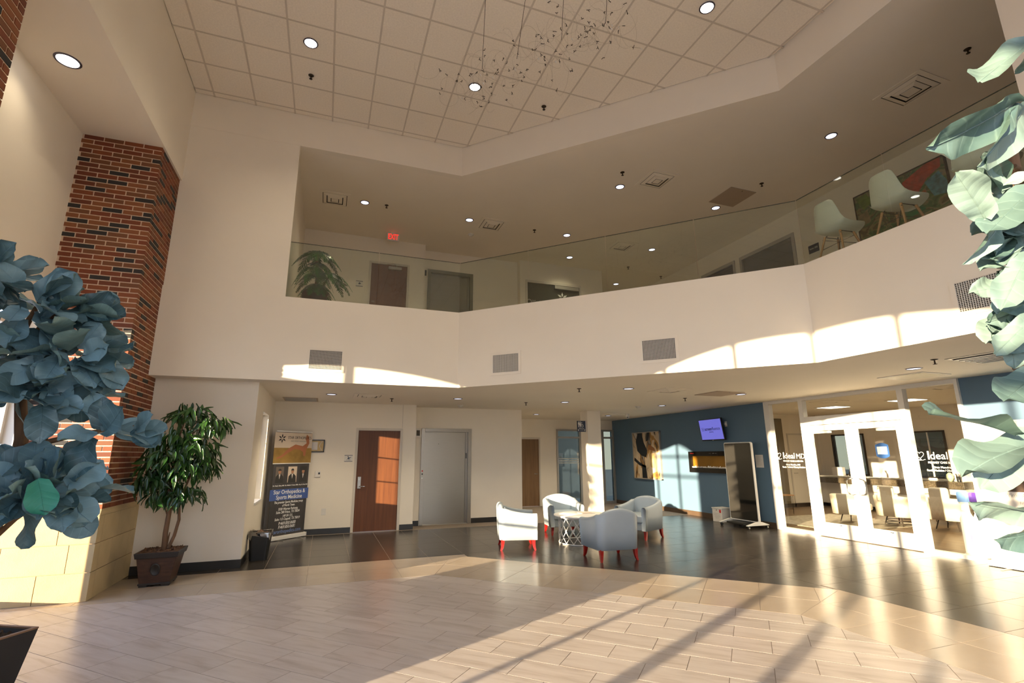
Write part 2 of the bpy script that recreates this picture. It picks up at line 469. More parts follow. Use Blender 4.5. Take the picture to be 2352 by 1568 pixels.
# ------------------------------------------------------------------ mesh builder
class MB:
    def __init__(self):
        self.v, self.f, self.sm = [], [], []

    def add(self, verts, faces, smooth=False):
        n = len(self.v)
        self.v += [tuple(p) for p in verts]
        self.f += [tuple(i + n for i in fc) for fc in faces]
        self.sm += [smooth] * len(faces)
        return self

    def box(self, x0, x1, y0, y1, z0, z1):
        v = [(x0, y0, z0), (x1, y0, z0), (x1, y1, z0), (x0, y1, z0), (x0, y0, z1), (x1, y0, z1), (x1, y1, z1), (x0, y1, z1)]
        return self.add(v, [(3, 2, 1, 0), (4, 5, 6, 7), (0, 1, 5, 4), (1, 2, 6, 5), (2, 3, 7, 6), (3, 0, 4, 7)])

    def obox(self, c, ax, ay, az):
        """box about centre c with half-axis vectors"""
        c, ax, ay, az = Vector(c), Vector(ax), Vector(ay), Vector(az)
        v = [c + sx * ax + sy * ay + sz * az for sz in (-1, 1) for sx, sy in ((-1, -1), (1, -1), (1, 1), (-1, 1))]
        return self.add(v, [(3, 2, 1, 0), (4, 5, 6, 7), (0, 1, 5, 4), (1, 2, 6, 5), (2, 3, 7, 6), (3, 0, 4, 7)])

    def prism(self, pts, z0, z1):
        n = len(pts)
        a = sum(pts[i][0] * pts[(i + 1) % n][1] - pts[(i + 1) % n][0] * pts[i][1] for i in range(n))
        if a < 0:
            pts = pts[::-1]
        v = [(p[0], p[1], z0) for p in pts] + [(p[0], p[1], z1) for p in pts]
        f = [tuple(range(n - 1, -1, -1)), tuple(range(n, 2 * n))]
        f += [(i, (i + 1) % n, n + (i + 1) % n, n + i) for i in range(n)]
        return self.add(v, f)

    def extrude(self, pts, o, ux, uy, un, depth):
        """planar outline pts (a,b) in frame o,ux,uy, extruded along un"""
        o, ux, uy, un = Vector(o), Vector(ux), Vector(uy), Vector(un)
        n = len(pts)
        v = [o + ux * a + uy * b for a, b in pts] + [o + ux * a + uy * b + un * depth for a, b in pts]
        f = [tuple(range(n - 1, -1, -1)), tuple(range(n, 2 * n))]
        f += [(i, (i + 1) % n, n + (i + 1) % n, n + i) for i in range(n)]
        return self.add(v, f)

    def tube(self, path, r, n=8, cap=True, smooth=True):
        path = [Vector(p) for p in path]
        rs = r if isinstance(r, (list, tuple)) else [r] * len(path)
        rings = []
        prev = None
        for i, p in enumerate(path):
            d = (path[min(i + 1, len(path) - 1)] - path[max(i - 1, 0)]).normalized()
            if prev is None:
                a = d.orthogonal().normalized()
            else:
                a = (prev - d * prev.dot(d))
                a = a.normalized() if a.length > 1e-6 else d.orthogonal().normalized()
            prev = a
            b = d.cross(a)
            rings.append([p + (a * math.cos(2 * PI * k / n) + b * math.sin(2 * PI * k / n)) * rs[i] for k in range(n)])
        v = [q for rg in rings for q in rg]
        f = [(i * n + k, i * n + (k + 1) % n, (i + 1) * n + (k + 1) % n, (i + 1) * n + k) for i in range(len(path) - 1) for k in range(n)]
        self.add(v, f, smooth)
        if cap:
            self.add(rings[0], [tuple(range(n - 1, -1, -1))])
            self.add(rings[-1], [tuple(range(n))])
        return self

    def lathe(self, prof, c=(0, 0, 0), n=32, smooth=True):
        """profile of (r,z) bottom to top about vertical axis"""
        c = Vector(c)
        v, f = [], []
        for r, z in prof:
            for k in range(n):
                v.append(c + Vector((r * math.cos(2 * PI * k / n), r * math.sin(2 * PI * k / n), z)))
        for i in range(len(prof) - 1):
            for k in range(n):
                f.append((i * n + k, i * n + (k + 1) % n, (i + 1) * n + (k + 1) % n, (i + 1) * n + k))
        self.add(v, f, smooth)
        if prof[0][0] > 1e-5:
            self.add(v[:n], [tuple(range(n - 1, -1, -1))])
        if prof[-1][0] > 1e-5:
            self.add(v[-n:], [tuple(range(n))])
        return self

    def mesh(self, name):
        me = bpy.data.meshes.new(name)
        me.from_pydata(self.v, [], self.f)
        me.polygons.foreach_set('use_smooth', self.sm)
        me.update()
        return me


ROOT = {}      # world placement (location, rot z) of every parent, so parts can be given in world coordinates


def link(o, parent=None):
    C.objects.link(o)
    if parent is not None:
        o.parent = parent
    return o


def tag(o, label=None, cat=None, group=None, kind=None):
    if label:
        o['label'] = label
    if cat:
        o['category'] = cat
    if group:
        o['group'] = group
    if kind:
        o['kind'] = kind
    return o


def thing(name, label, cat, loc=(0, 0, 0), rz=0.0, group=None, kind=None):
    o = bpy.data.objects.new(name, None)
    o.empty_display_size = 0.05
    o.location = loc
    o.rotation_euler = (0, 0, rz)
    link(o)
    ROOT[o.name] = (Vector(loc), rz)
    return tag(o, label, cat, group, kind)


def obj(name, mb, material, parent=None, world=True, bevel=0.0, seg=2):
    """one mesh object; with a parent the vertices are given in world coordinates unless world=False"""
    me = mb.mesh(name) if isinstance(mb, MB) else mb
    base = (Vector((0, 0, 0)), 0.0)
    if parent is not None:
        base = ROOT.get(parent.name, base)
        if world and isinstance(mb, MB):
            inv = Matrix.Rotation(-base[1], 4, 'Z') @ Matrix.Translation(-base[0])
            me.transform(inv)
    if material is not None and not me.materials:
        me.materials.append(material)
    o = bpy.data.objects.new(name, me)
    link(o, parent)
    ROOT[o.name] = base
    if bevel:
        bv = o.modifiers.new('bevel', 'BEVEL')
        bv.width = bevel
        bv.segments = seg
        bv.limit_method = 'ANGLE'
    return o


def centred(mb):
    """move an MB's vertices so its bounding-box centre is the origin; returns the centre"""
    lo = [min(p[i] for p in mb.v) for i in range(3)]
    hi = [max(p[i] for p in mb.v) for i in range(3)]
    c = Vector([(a + b) / 2 for a, b in zip(lo, hi)])
    mb.v = [tuple(Vector(p) - c) for p in mb.v]
    return c


def piece(name, mb, material, parent):
    """a part whose own origin sits at its centre (world-coordinate input)"""
    c = centred(mb)
    base = ROOT.get(parent.name, (Vector((0, 0, 0)), 0.0))
    me = mb.mesh(name)
    me.materials.append(material)
    o = bpy.data.objects.new(name, me)
    link(o, parent)
    inv = Matrix.Rotation(-base[1], 4, 'Z') @ Matrix.Translation(-base[0])
    o.location = inv @ c
    o.rotation_euler = (0, 0, -base[1])
    ROOT[o.name] = base
    return o


def clone(me, name, parent, mtx):
    o = bpy.data.objects.new(name, me)
    link(o, parent)
    o.matrix_local = mtx
    return o


def kids(o):
    return [c for c in o.children]


def copy_thing(o, loc, rz, label):
    r = o.copy()
    C.objects.link(r)
    r.location = loc
    r.rotation_euler = (0, 0, rz)
    r['label'] = label
    for ch in kids(o):
        c = ch.copy()
        C.objects.link(c)
        c.parent = r
        for g in kids(ch):
            d = g.copy()
            C.objects.link(d)
            d.parent = c
    ROOT[r.name] = (Vector(loc), rz)
    return r


def struct(name, mb, material, bevel=0.0):
    o = obj(name, mb, material, None, bevel=bevel)
    o['kind'] = 'structure'
    return o


def text(name, s, size, loc, xdir, ydir, material, parent, align='CENTER', depth=0.0006, squeeze=1.0, bold=0.0, shear=0.0, width=None):
    cu = bpy.data.curves.new(name, 'FONT')
    cu.body = s
    cu.size = size
    cu.align_x = align
    cu.align_y = 'CENTER'
    cu.extrude = depth
    cu.offset = bold
    cu.shear = shear
    cu.resolution_u = 3
    cu.materials.append(material)
    o = bpy.data.objects.new(name, cu)
    link(o, parent)
    xd, yd = Vector(xdir).normalized(), Vector(ydir).normalized()
    zd = xd.cross(yd)
    mt = Matrix((xd * squeeze, yd, zd)).transposed().to_4x4()
    mt.translation = Vector(loc)
    base = ROOT.get(parent.name, (Vector((0, 0, 0)), 0.0)) if parent is not None else (Vector((0, 0, 0)), 0.0)
    inv = Matrix.Rotation(-base[1], 4, 'Z') @ Matrix.Translation(-base[0])
    o.matrix_local = inv @ mt
    return o


X, Y, Z = Vector((1, 0, 0)), Vector((0, 1, 0)), Vector((0, 0, 1))

# ================================================================== THE SETTING
YF, PD, XR = 8.46, 10.56, 5.93          # lobby faces of the balcony: left, diagonal (x+y), right
CL, ZB, ZS, ZT = 2.745, 4.10, 6.85, 7.45
YE = -4.0


def face_line(off):
    """the three balcony faces moved outwards (away from the atrium) by off, as plan points"""
    yf, pd, xr = YF + off, PD + off * math.sqrt(2), XR + off
    return [(pd - yf, yf), (xr, pd - xr)], yf, xr


def band(name, off0, off1, z0, z1, xl, ye, material, kind='structure'):
    """a wall that follows the three balcony faces"""
    (a0, b0), y0, x0 = face_line(off0)
    (a1, b1), y1, x1 = face_line(off1)
    mb = MB()
    mb.prism([(xl, y0), a0, b0, (x0, ye), (x1, ye), b1, a1, (xl, y1)], z0, z1)
    return struct(name, mb, material)


# ---- floor slab (grout) with tiles
slab = MB().box(-3.7, 16.0, -4.2, 15.6, -0.30, -0.0015)
floor = struct('floor', slab, M['grout'])

S2 = math.sqrt(2)


def clip(poly, a, b, c):
    """keep the part of poly with a*x+b*y <= c"""
    out = []
    n = len(poly)
    for i in range(n):
        p, q = poly[i], poly[(i + 1) % n]
        dp, dq = a * p[0] + b * p[1] - c, a * q[0] + b * q[1] - c
        if dp <= 0:
            out.append(p)
        if dp * dq < 0:
            t = dp / (dp - dq)
            out.append((p[0] + t * (q[0] - p[0]), p[1] + t * (q[1] - p[1])))
    return out


def area(p):
    return abs(sum(p[i][0] * p[(i + 1) % len(p)][1] - p[(i + 1) % len(p)][0] * p[i][1] for i in range(len(p)))) / 2 if len(p) > 2 else 0


def inset(poly, d):
    """shrink a convex polygon by d"""
    n = len(poly)
    sgn = 1 if sum(poly[i][0] * poly[(i + 1) % n][1] - poly[(i + 1) % n][0] * poly[i][1] for i in range(n)) > 0 else -1
    out = poly
    for i in range(n):
        p, q = poly[i], poly[(i + 1) % n]
        ex, ey = q[0] - p[0], q[1] - p[1]
        ln = math.hypot(ex, ey)
        if ln < 1e-6:
            continue
        nx, ny = sgn * ey / ln, -sgn * ex / ln
        out = clip(out, nx, ny, nx * p[0] + ny * p[1] - d)
    return out


YI, VI, XI = 7.30, 6.25, 4.64            # inner edge of the beige border
YO, VO, XO = 8.56, 7.53, 5.90            # outer edge
tiles = []                               # (polygon, material key)
# pale planks, running bond along the diagonal
for r in range(0, 30):
    v1 = VI - 0.31 * r
    v0 = v1 - 0.31
    for k in range(-16, 12):
        u0 = -1.5 + 0.605 * k + (0.3025 if r % 2 else 0.0)
        u1 = u0 + 0.605
        poly = [((u + v) / S2, (v - u) / S2) for u, v in ((u0, v0), (u1, v0), (u1, v1), (u0, v1))]
        for a, b, c in ((0, 1, YI), (1, 0, XI), (1, 1, VI * S2), (-1, 0, 3.36), (0, -1, 1.2)):
            poly = clip(poly, a, b, c)
        if area(poly) > 0.004:
            tiles.append((poly, 'tlight'))
# beige border, two rows on each side
cIn, cOut = (VI * S2 - YI, YI), (VO * S2 - YO, YO)
dIn, dOut = (XI, VI * S2 - XI), (XO, VO * S2 - XO)


def strip(fn, along0, along1, step, rows, bounds):
    k = along0
    while k < along1:
        for w0, w1 in rows:
            poly = [fn(k, w0), fn(k + step, w0), fn(k + step, w1), fn(k, w1)]
            for a, b, c in bounds:
                poly = clip(poly, a, b, c)
            if area(poly) > 0.004:
                tiles.append((poly, 'tbeige'))
        k += step


def halfplane(p, q, inside):
    a, b = q[1] - p[1], -(q[0] - p[0])
    c = a * p[0] + b * p[1]
    return (a, b, c) if a * inside[0] + b * inside[1] <= c else (-a, -b, -c)


strip(lambda u, w: (u, w), -3.70, 2.6, 0.60, ((YI, 7.93), (7.93, YO)), [halfplane(cIn, cOut, (0, 8)), (-1, 0, 3.36)])
strip(lambda u, v: ((u + v) / S2, (v - u) / S2), -5.50, 2.2, 0.605, ((VI, 6.90), (6.90, VO)),
      [halfplane(cIn, cOut, (3.5, 6)), halfplane(dIn, dOut, (3.5, 6))])
strip(lambda t, x: (x, t), -1.2, 5.4, 0.62, ((XI, 5.26), (5.26, XO)), [halfplane(dIn, dOut, (5.3, 2)), ])
# charcoal tiles outside the border
for i in range(-6, 18):
    for j in range(-14, 12):
        x0, y0 = -0.10 + 0.597 * i, 4.38 + 0.607 * j
        sq = [(x0, y0), (x0 + 0.597, y0), (x0 + 0.597, y0 + 0.607), (x0, y0 + 0.607)]
        for a, b, c in ((1, 0, 9.40), (0, 1, 15.4), (-1, 0, 2.44), (0, -1, 1.2)):
            sq = clip(sq, a, b, c)
        if area(sq) < 0.004:
            continue
        best = max((clip(sq, 0, -1, -YO), clip(sq, -1, 0, -XO), clip(sq, -1, -1, -VO * S2)), key=area)
        if area(best) > 0.004:
            tiles.append((best, 'tdark'))


def poly_center(p):
    return (sum(q[0] for q in p) / len(p), sum(q[1] for q in p) / len(p))


scored = []
for poly, key in tiles:
    c = poly_center(poly)
    pr = project((c[0], c[1], 0))
    vis = pr is not None and -60 < pr[0] < 2412 and -60 < pr[1] < 1640 and not (c[1] > 8.81 and c[0] < -1.05)
    dist = math.hypot(c[0], c[1])
    scored.append((0 if vis else 1, dist, poly, key))
scored.sort(key=lambda t: (t[0], t[1]))
rest = {'tlight': MB(), 'tbeige': MB(), 'tdark': MB()}
shared = {}
for n_, (hid, dist, poly, key) in enumerate(scored):
    p = inset(poly, 0.0028)
    if len(p) < 3:
        continue
    c = poly_center(p)
    loc = [(round(q[0] - c[0], 4), round(q[1] - c[1], 4)) for q in p]
    if n_ < 296 and not hid:
        sig = (key, tuple(loc))
        if sig not in shared:
            me = MB().prism(loc, -0.008, 0.0).mesh('tile')
            me.materials.append(M[key])
            shared[sig] = me
        clone(shared[sig], 'tile', floor, Matrix.Translation((c[0], c[1], 0)))
    else:
        rest[key].prism(p, -0.008, 0.0)
for key, mb in rest.items():
    o = obj('distant_tile', mb, M[key], floor)
    o['kind'] = 'stuff'

# ---- upper floor, ceilings
def deck(name, off, z0, z1, material):
    (a, b), y0, x0 = face_line(off)
    return struct(name, MB().prism([(-2.6, y0), a, b, (x0, YE), (9.6, YE), (9.6, 15.6), (-2.6, 15.6)], z0, z1), material)


deck('ceiling_lobby', 0.06, CL, 2.86, M['ceil'])
deck('floor_upper', 0.10, 3.90, 4.08, mat('pale upstairs bounce floor', (0.42, 0.36, 0.28), 0.95, var=0.1, scale=20))  # unseen floor, made pale to bounce lamp light onto the upper ceiling
deck('ceiling_upper', 0.06, ZS, 7.0, M['ceil'])
band('wall_balcony', 0.0, 0.16, CL - 0.003, ZB, -2.45, YE, M['wall'])
band('trim_1', 0.03, 0.16, ZS - 0.003, ZT + 0.25, -2.45, YE, M['wall'])
struct('wall_left_upper', MB().box(-2.45, -0.77, YF + 0.035, YF + 0.16, ZB, ZS), M['wall'])
struct('wall_right_upper', MB().box(XR + 0.03, XR + 0.16, YE, 2.19, ZB, ZS), M['wall'])

# top ceiling: grid bars and tiles
ceil = struct('ceiling', MB().box(-2.6, 6.2, YE, 8.8, ZT + 0.03, ZT + 0.25), M['ceil'])
X0C, SXC, Y0C, SYC = -2.14, 0.618, 8.365, 0.648
xs = [X0C + SXC * i for i in range(-1, 14)]
ys = [Y0C - SYC * j for j in range(-1, 20)]
cb = [(0, 1, YF + 0.03), (1, 1, PD + 0.04), (1, 0, XR + 0.03), (-1, 0, 2.42), (0, -1, 4.0)]
for i in range(len(xs) - 1):
    for j in range(len(ys) - 1):
        poly = [(xs[i], ys[j + 1]), (xs[i + 1], ys[j + 1]), (xs[i + 1], ys[j]), (xs[i], ys[j])]
        for a, b, c in cb:
            poly = clip(poly, a, b, c)
        if area(poly) < 0.003:
            continue
        poly = inset(poly, 0.011)
        if len(poly) < 3:
            continue
        c = poly_center(poly)
        loc = [(round(q[0] - c[0], 4), round(q[1] - c[1], 4)) for q in poly]
        sig = ('ct', tuple(loc))
        if sig not in shared:
            me = MB().prism(loc, 0.0, 0.015).mesh('ceiling_tile')
            me.materials.append(M['ctile'])
            shared[sig] = me
        clone(shared[sig], 'ceiling_tile', ceil, Matrix.Translation((c[0], c[1], ZT + 0.005)))


def bar(p, q, dz=0.0):
    d = (Vector((q[0], q[1], 0)) - Vector((p[0], p[1], 0)))
    n = Vector((-d.y, d.x, 0)).normalized() * 0.0125
    c = (Vector((p[0], p[1], ZT + 0.006)) + Vector((q[0], q[1], ZT + 0.006))) / 2 + Vector((0, 0, dz))
    piece('grid_bar', MB().obox(c, d / 2, n, (0, 0, 0.006)), M['grid'], ceil)


for x in xs:
    seg = [(x, -4.0), (x, 9.0)]
    ytop = min(YF + 0.03, PD + 0.04 - x)
    if -2.42 < x < XR + 0.03:
        bar((x, -4.0), (x, ytop))
for y in ys:
    xr_ = min(XR + 0.03, PD + 0.04 - y)
    if y < YF + 0.03:
        bar((-2.42, y), (xr_, y), 0.0012)

# left side: bulkhead, soffit, outer wall with the two arched windows
struct('trim_2', MB().box(-2.56, -2.42, YE, YF + 0.1, 5.85, ZT + 0.25), M['wall'])
struct('ceiling_soffit', MB().box(-3.6, -2.56, YE, 9.2, 5.85, 5.95), M['ceil'])
W1 = (4.75, 7.48, 0.95, 3.13, 3.57)      # y0, y1, sill, spring, crown
W3 = (-3.40, 2.57, 0.10, 3.48, 4.34)
LOWS = ((4.75, 5.58, 0.52), (5.58, 6.86, 0.95), (6.86, 7.48, 0.06))    # sill of the first window, steps added to shape the sun patches
XW0, XW1 = -3.62, -3.37


def arc_pts(y0, y1, zs, zc, n=24):
    h, w = zc - zs, (y1 - y0) / 2
    R = (w * w + h * h) / (2 * h)
    cy, cz = (y0 + y1) / 2, zc - R
    a = math.asin(w / R)
    return [(cy + R * math.sin(-a + 2 * a * i / n), cz + R * math.cos(-a + 2 * a * i / n)) for i in range(n + 1)]


mb = MB()
for y0, y1 in ((YE, W3[0]), (W3[1], W1[0]), (W1[1], 9.2)):
    mb.box(XW0, XW1, y0, y1, -0.1, 5.95)
for y0, y1, sill, zs, zc in (W1, W3):
    for a_, b_, z_ in (LOWS if sill > 0.5 else ((y0, y1, sill),)):
        mb.box(XW0, XW1, a_, b_, -0.1, z_)
    arc = arc_pts(y0, y1, zs, zc)
    for (ya, za), (yb, zb_) in zip(arc, arc[1:]):
        mb.extrude([(ya, za), (yb, zb_), (yb, 5.95), (ya, 5.95)], (XW0, 0, 0), Y, Z, X, XW1 - XW0)
struct('wall_left', mb, M['wall'])


def arched_window(name, win, mulls, rails, wide=()):
    y0, y1, sill, zs, zc = win
    xg = -3.52
    w = thing(name, None, None, (xg, (y0 + y1) / 2, sill), kind='structure')
    arc = arc_pts(y0, y1, zs, zc)
    inner = arc_pts(y0 + 0.05, y1 - 0.05, zs - 0.01, zc - 0.05)
    fr = MB()
    fr.box(xg - 0.04, xg + 0.04, y0, y0 + 0.05, sill, zs).box(xg - 0.04, xg + 0.04, y1 - 0.05, y1, sill, zs)
    steps = LOWS if sill > 0.5 else ((y0, y1, sill),)
    for a_, b_, z_ in steps:
        fr.box(xg - 0.04, xg + 0.04, a_, b_, z_, z_ + 0.05)
        if z_ < sill:
            fr.box(xg - 0.04, xg + 0.04, a_, a_ + 0.05, z_ + 0.05, sill + 0.05).box(xg - 0.04, xg + 0.04, b_ - 0.05, b_, z_ + 0.05, sill + 0.05)
    for (a, b, c, d) in zip(arc, arc[1:], inner[1:], inner):
        fr.extrude([a, b, c, d], (xg - 0.04, 0, 0), Y, Z, X, 0.08)
    obj('frame', fr, M['alu'], w)

    def top(y):
        h, hw = zc - zs, (y1 - y0) / 2
        R = (hw * hw + h * h) / (2 * h)
        return zc - R + math.sqrt(max(0, R * R - (y - (y0 + y1) / 2) ** 2))
    for y, wd, za, zb_ in mulls:
        piece('mullion', MB().box(xg - 0.035, xg + 0.035, y - wd / 2, y + wd / 2, za, min(zb_, top(y))), M['alu'], w)
    for z, ht in rails:
        piece('transom_bar', MB().box(xg - 0.03, xg + 0.03, y0 + 0.05, y1 - 0.05, z - ht / 2, z + ht / 2), M['alu'], w)
    pane = []
    for a_, b_, z_ in steps:
        pane += [(max(a_, y0 + 0.02), z_ + 0.02), (min(b_, y1 - 0.02), z_ + 0.02)]
    pane += [(a, b) for a, b in reversed(arc_pts(y0 + 0.02, y1 - 0.02, zs, zc - 0.02))]
    obj('glass_pane', MB().extrude(pane, (xg - 0.004, 0, 0), Y, Z, X, 0.008), M['glass'], w)


arched_window('window_1', W1, [(6.56, 0.06, 0.95, 9), (5.58, 0.06, 0.95, 9), (6.86, 0.05, 0.95, 1.23)], [(3.11, 0.06), (2.57, 0.06), (1.23, 0.06)])
arched_window('window_2', W3, [(1.95, 0.06, 2.45, 9), (0.95, 0.07, 2.45, 9), (-0.05, 0.07, 2.45, 9), (-1.11, 0.07, 2.45, 9), (-2.05, 0.07, 2.45, 9),
                               (0.72, 0.13, 0.1, 2.45), (-0.16, 0.13, 0.1, 2.45), (-1.1, 0.10, 0.1, 2.45), (1.62, 0.05, 0.1, 2.45)],
              [(3.36, 0.05), (2.45, 0.08)])

# ---- brick pilasters on cast stone bases
def pilaster(name, x0, x1, y0, y1, ztop, part_front, part_side, front_y=True):
    """stone base, mortar core and bricks; part_front/part_side = (zmin, zmax) built as single bricks"""
    p = thing(name, None, None, (x1, y0, 0), kind='structure')
    obj('mortar_core', MB().box(x0, x1 - 0.006, y0 + 0.006, y1 - 0.006, 0.98, ztop), M['mortar'], p)
    stuff = MB()
    course, bl, g, bd = 0.0677, 0.213, 0.0145, 0.092
    meshes = {}
    count = [0]

    def put(xa, xb, ya, yb, z, single):
        if xb - xa < 0.02 or yb - ya < 0.02:
            return
        if single and count[0] < 298:
            count[0] += 1
            key = (round(xb - xa, 3), round(yb - ya, 3))
            if key not in meshes:
                me = MB().box(-key[0] / 2, key[0] / 2, -key[1] / 2, key[1] / 2, 0, course - g).mesh('brick')
                me.materials.append(M['brick'])
                meshes[key] = me
            clone(meshes[key], 'brick', p, Matrix.Translation(((xa + xb) / 2 - x1, (ya + yb) / 2 - y0, z)))
        else:
            stuff.box(xa, xb, ya, yb, z, z + course - g)
    n = int((ztop - 0.99) / course)
    for r in range(n, -1, -1):
        z = 0.99 + (ztop - 0.99) - (n - r + 1) * course + g
        if z < 0.985:
            continue
        odd = r % 2
        # front face (towards -Y)
        x = x1
        first = True
        while x > x0 + 0.03:
            ln = bl if (odd or not first) else bd
            xa = max(x0, x - ln)
            put(xa, x, y0, y0 + bd, z, part_front[0] <= z <= part_front[1])
            x = xa - g
            first = False
        # side face (towards +X)
        y = y0 + (bd + g if odd else bd + g)
        first = True
        while y < y1 - 0.03:
            ln = bl if (not first or odd) else bl - bd
            yb = min(y1, y + ln)
            put(x1 - bd, x1, y, yb, z, part_side[0] <= z <= part_side[1])
            y = yb + g
            first = False
        # rear face
        x = x1 - bd - g
        while x > x0 + 0.03:
            xa = max(x0, x - bl)
            put(xa, x, y1 - bd, y1, z, False)
            x = xa - g
    o = obj('brickwork', stuff, M['brick'], p)
    o['kind'] = 'stuff'
    # stone base: three courses of blocks and a sloped cap
    xs1, ys0, ys1 = x1 + 0.035, y0 - (0.13 if y0 > 6 else 0.07), y1 + 0.02
    obj('stone_core', MB().box(x0, xs1 - 0.012, ys0 + 0.012, ys1 - 0.012, 0, 0.92), M['stonej'], p)
    for r in range(3):
        z0, z1 = 0.309 * r + 0.003, 0.309 * r + 0.304
        x = xs1
        ln0 = [0.49, 0.24, 0.36][r]
        first = True
        while x > x0 + 0.02:
            xa = max(x0, x - (ln0 if first else 0.60))
            piece('stone_block', MB().box(xa, x, ys0, ys0 + 0.15, z0, z1), M['stone'], p)
            x = xa - 0.007
            first = False
        y = ys0 + 0.155
        first = True
        while y < ys1 - 0.02:
            yb = min(ys1, y + ([0.62, 0.36, 0.50][r] if first else 0.60))
            piece('stone_block', MB().box(xs1 - 0.15, xs1, y, yb, z0, z1), M['stone'], p)
            y = yb + 0.004
            first = False
    cap = MB()
    v = [(x0, ys0, 0.925), (xs1, ys0, 0.925), (xs1, ys1, 0.925), (x0, ys1, 0.925), (x0, ys0, 0.945), (xs1, ys0, 0.945), (xs1, ys1, 0.945), (x0, ys1, 0.945),
         (x0, y0, 0.985), (x1, y0, 0.985), (x1, y1, 0.985), (x0, y1, 0.985)]
    cap.add(v, [(3, 2, 1, 0), (0, 1, 5, 4), (1, 2, 6, 5), (2, 3, 7, 6), (3, 0, 4, 7), (4, 5, 9, 8), (5, 6, 10, 9), (6, 7, 11, 10), (7, 4, 8, 11), (8, 9, 10, 11)])
    obj('cap_stone', cap, M['stone'], p)
    return p


pilaster('wall_pilaster_far', XW1 - 0.01, -2.45, 7.58, 8.80, 5.85, (3.25, 6.0), (4.25, 6.0))
pilaster('wall_pilaster_near', XW1 - 0.01, -2.42, 2.85, 4.30, 5.85, (99, 99), (4.3, 6.0))

# ---- lobby walls
lw = MB()
lw.box(-3.62, -1.05, 8.81, 9.20, 0, 4.0)                       # recessed wall under the balcony
struct('wall_front_left', lw, M['wall'])
NW = (9.75, 10.70, 0.82, 2.36)
sw = MB()
sw.box(-1.22, -1.05, 9.20, NW[0], 0, CL + 0.2).box(-1.22, -1.05, NW[1], 11.77, 0, CL + 0.2)
sw.box(-1.22, -1.05, NW[0], NW[1], 0, NW[2]).box(-1.22, -1.05, NW[0], NW[1], NW[3], CL + 0.2)
struct('wall_side_left', sw, M['wall'])
w = thing('window_3', None, None, (-1.19, 10.22, NW[2]), kind='structure')
fr = MB()
for a, b in ((NW[0], NW[0] + 0.05), (NW[1] - 0.05, NW[1])):
    fr.box(-1.22, -1.16, a, b, NW[2], NW[3])
fr.box(-1.22, -1.16, NW[0], NW[1], NW[2], NW[2] + 0.05).box(-1.22, -1.16, NW[0], NW[1], NW[3] - 0.05, NW[3])
obj('frame', fr, M['alu'], w)
for z in (1.335, 1.845):
    piece('muntin', MB().box(-1.205, -1.175, NW[0] + 0.05, NW[1] - 0.05, z - 0.011, z + 0.011), M['alu'], w)
obj('sill', MB().box(-1.16, -1.035, NW[0] - 0.01, NW[1] + 0.01, NW[2] - 0.02, NW[2] + 0.012), M['white'], w)
obj('glass_pane', MB().box(-1.193, -1.187, NW[0] + 0.03, NW[1] - 0.03, NW[2] + 0.03, NW[3] - 0.03), M['glass'], w)

dw = MB()
DX0, DX1, DZ = 0.69, 1.60, 2.145
dw.box(-1.22, DX0 - 0.01, 11.77, 11.93, 0, CL + 0.2).box(DX1 + 0.01, 1.95, 11.77, 12.45, 0, CL + 0.2).box(DX0 - 0.01, DX1 + 0.01, 11.77, 11.93, DZ + 0.01, CL + 0.2)
struct('wall_door', dw, M['wall'])
struct('trim_3', MB().box(1.636, 1.646, 11.764, 11.771, DZ + 0.07, CL), M['frame'])
EX0, EX1, EZ = 2.18, 3.43, 2.24
ew = MB()
ew.box(1.95, EX0, 12.30, 12.45, 0, CL + 0.2).box(EX1, 4.78, 12.30, 12.45, 0, CL + 0.2).box(EX0, EX1, 12.30, 12.45, EZ, CL + 0.2)
ew.box(4.64, 4.78, 12.45, 15.4, 0, CL + 0.2).box(1.95, 4.78, 13.9, 14.0, 0, CL + 0.2)
struct('wall_elevator', ew, M['wall'])
bw = MB()
BX0, BX1, BZ = 5.78, 6.63, 2.14
GX0, GX1, GZ = 7.24, 9.38, 2.43
bw.box(4.64, BX0, 15.4, 15.6, 0, CL + 0.2).box(BX1, GX0, 15.4, 15.6, 0, CL + 0.2).box(BX0, BX1, 15.4, 15.6, BZ, CL + 0.2).box(GX0, GX1, 15.4, 15.6, GZ, CL + 0.2)
bw.box(4.64, 9.6, 17.6, 17.7, 0, CL + 0.2).box(6.9, 7.0, 15.6, 17.6, 0, CL + 0.2)
struct('wall_back', bw, M['wall'])
SY0, SY1 = 4.97, 8.80                    # storefront opening in the blue wall
rw = MB()
rw.box(9.40, 9.55, SY1, 15.6, 0, CL + 0.2).box(9.40, 9.55, YE, SY0, 0, CL + 0.2)
struct('wall_right', rw, M['blue'])
cw = MB().box(6.53, 6.93, 11.96, 12.34, 0, CL + 0.05)
struct('wall_column', cw, M['wall'])
# baseboards
bb = MB()
for x0, x1, y0, y1 in ((-2.45, -1.05, 8.80, 8.81), (-1.05, -1.04, 8.80, 11.77), (-1.05, DX0 - 0.06, 11.76, 11.77), (DX1 + 0.06, 1.95, 11.76, 11.77),
                       (1.95, 1.96, 11.76, 12.3), (1.95, EX0 - 0.01, 12.29, 12.30), (EX1 + 0.01, 4.79, 12.29, 12.30), (4.78, 4.79, 12.3, 15.4),
                       (BX1 + 0.05, GX0, 15.39, 15.4)):
    bb.box(x0, x1, y0, y1, 0, 0.115)
struct('baseboard_left', bb, M['baseb'])
br = MB().box(9.388, 9.40, SY1, 15.4, 0, 0.115).box(9.388, 9.40, YE, SY0, 0, 0.115)
struct('baseboard_right', br, mat('brown vinyl baseboard', (0.085, 0.055, 0.035), 0.4))

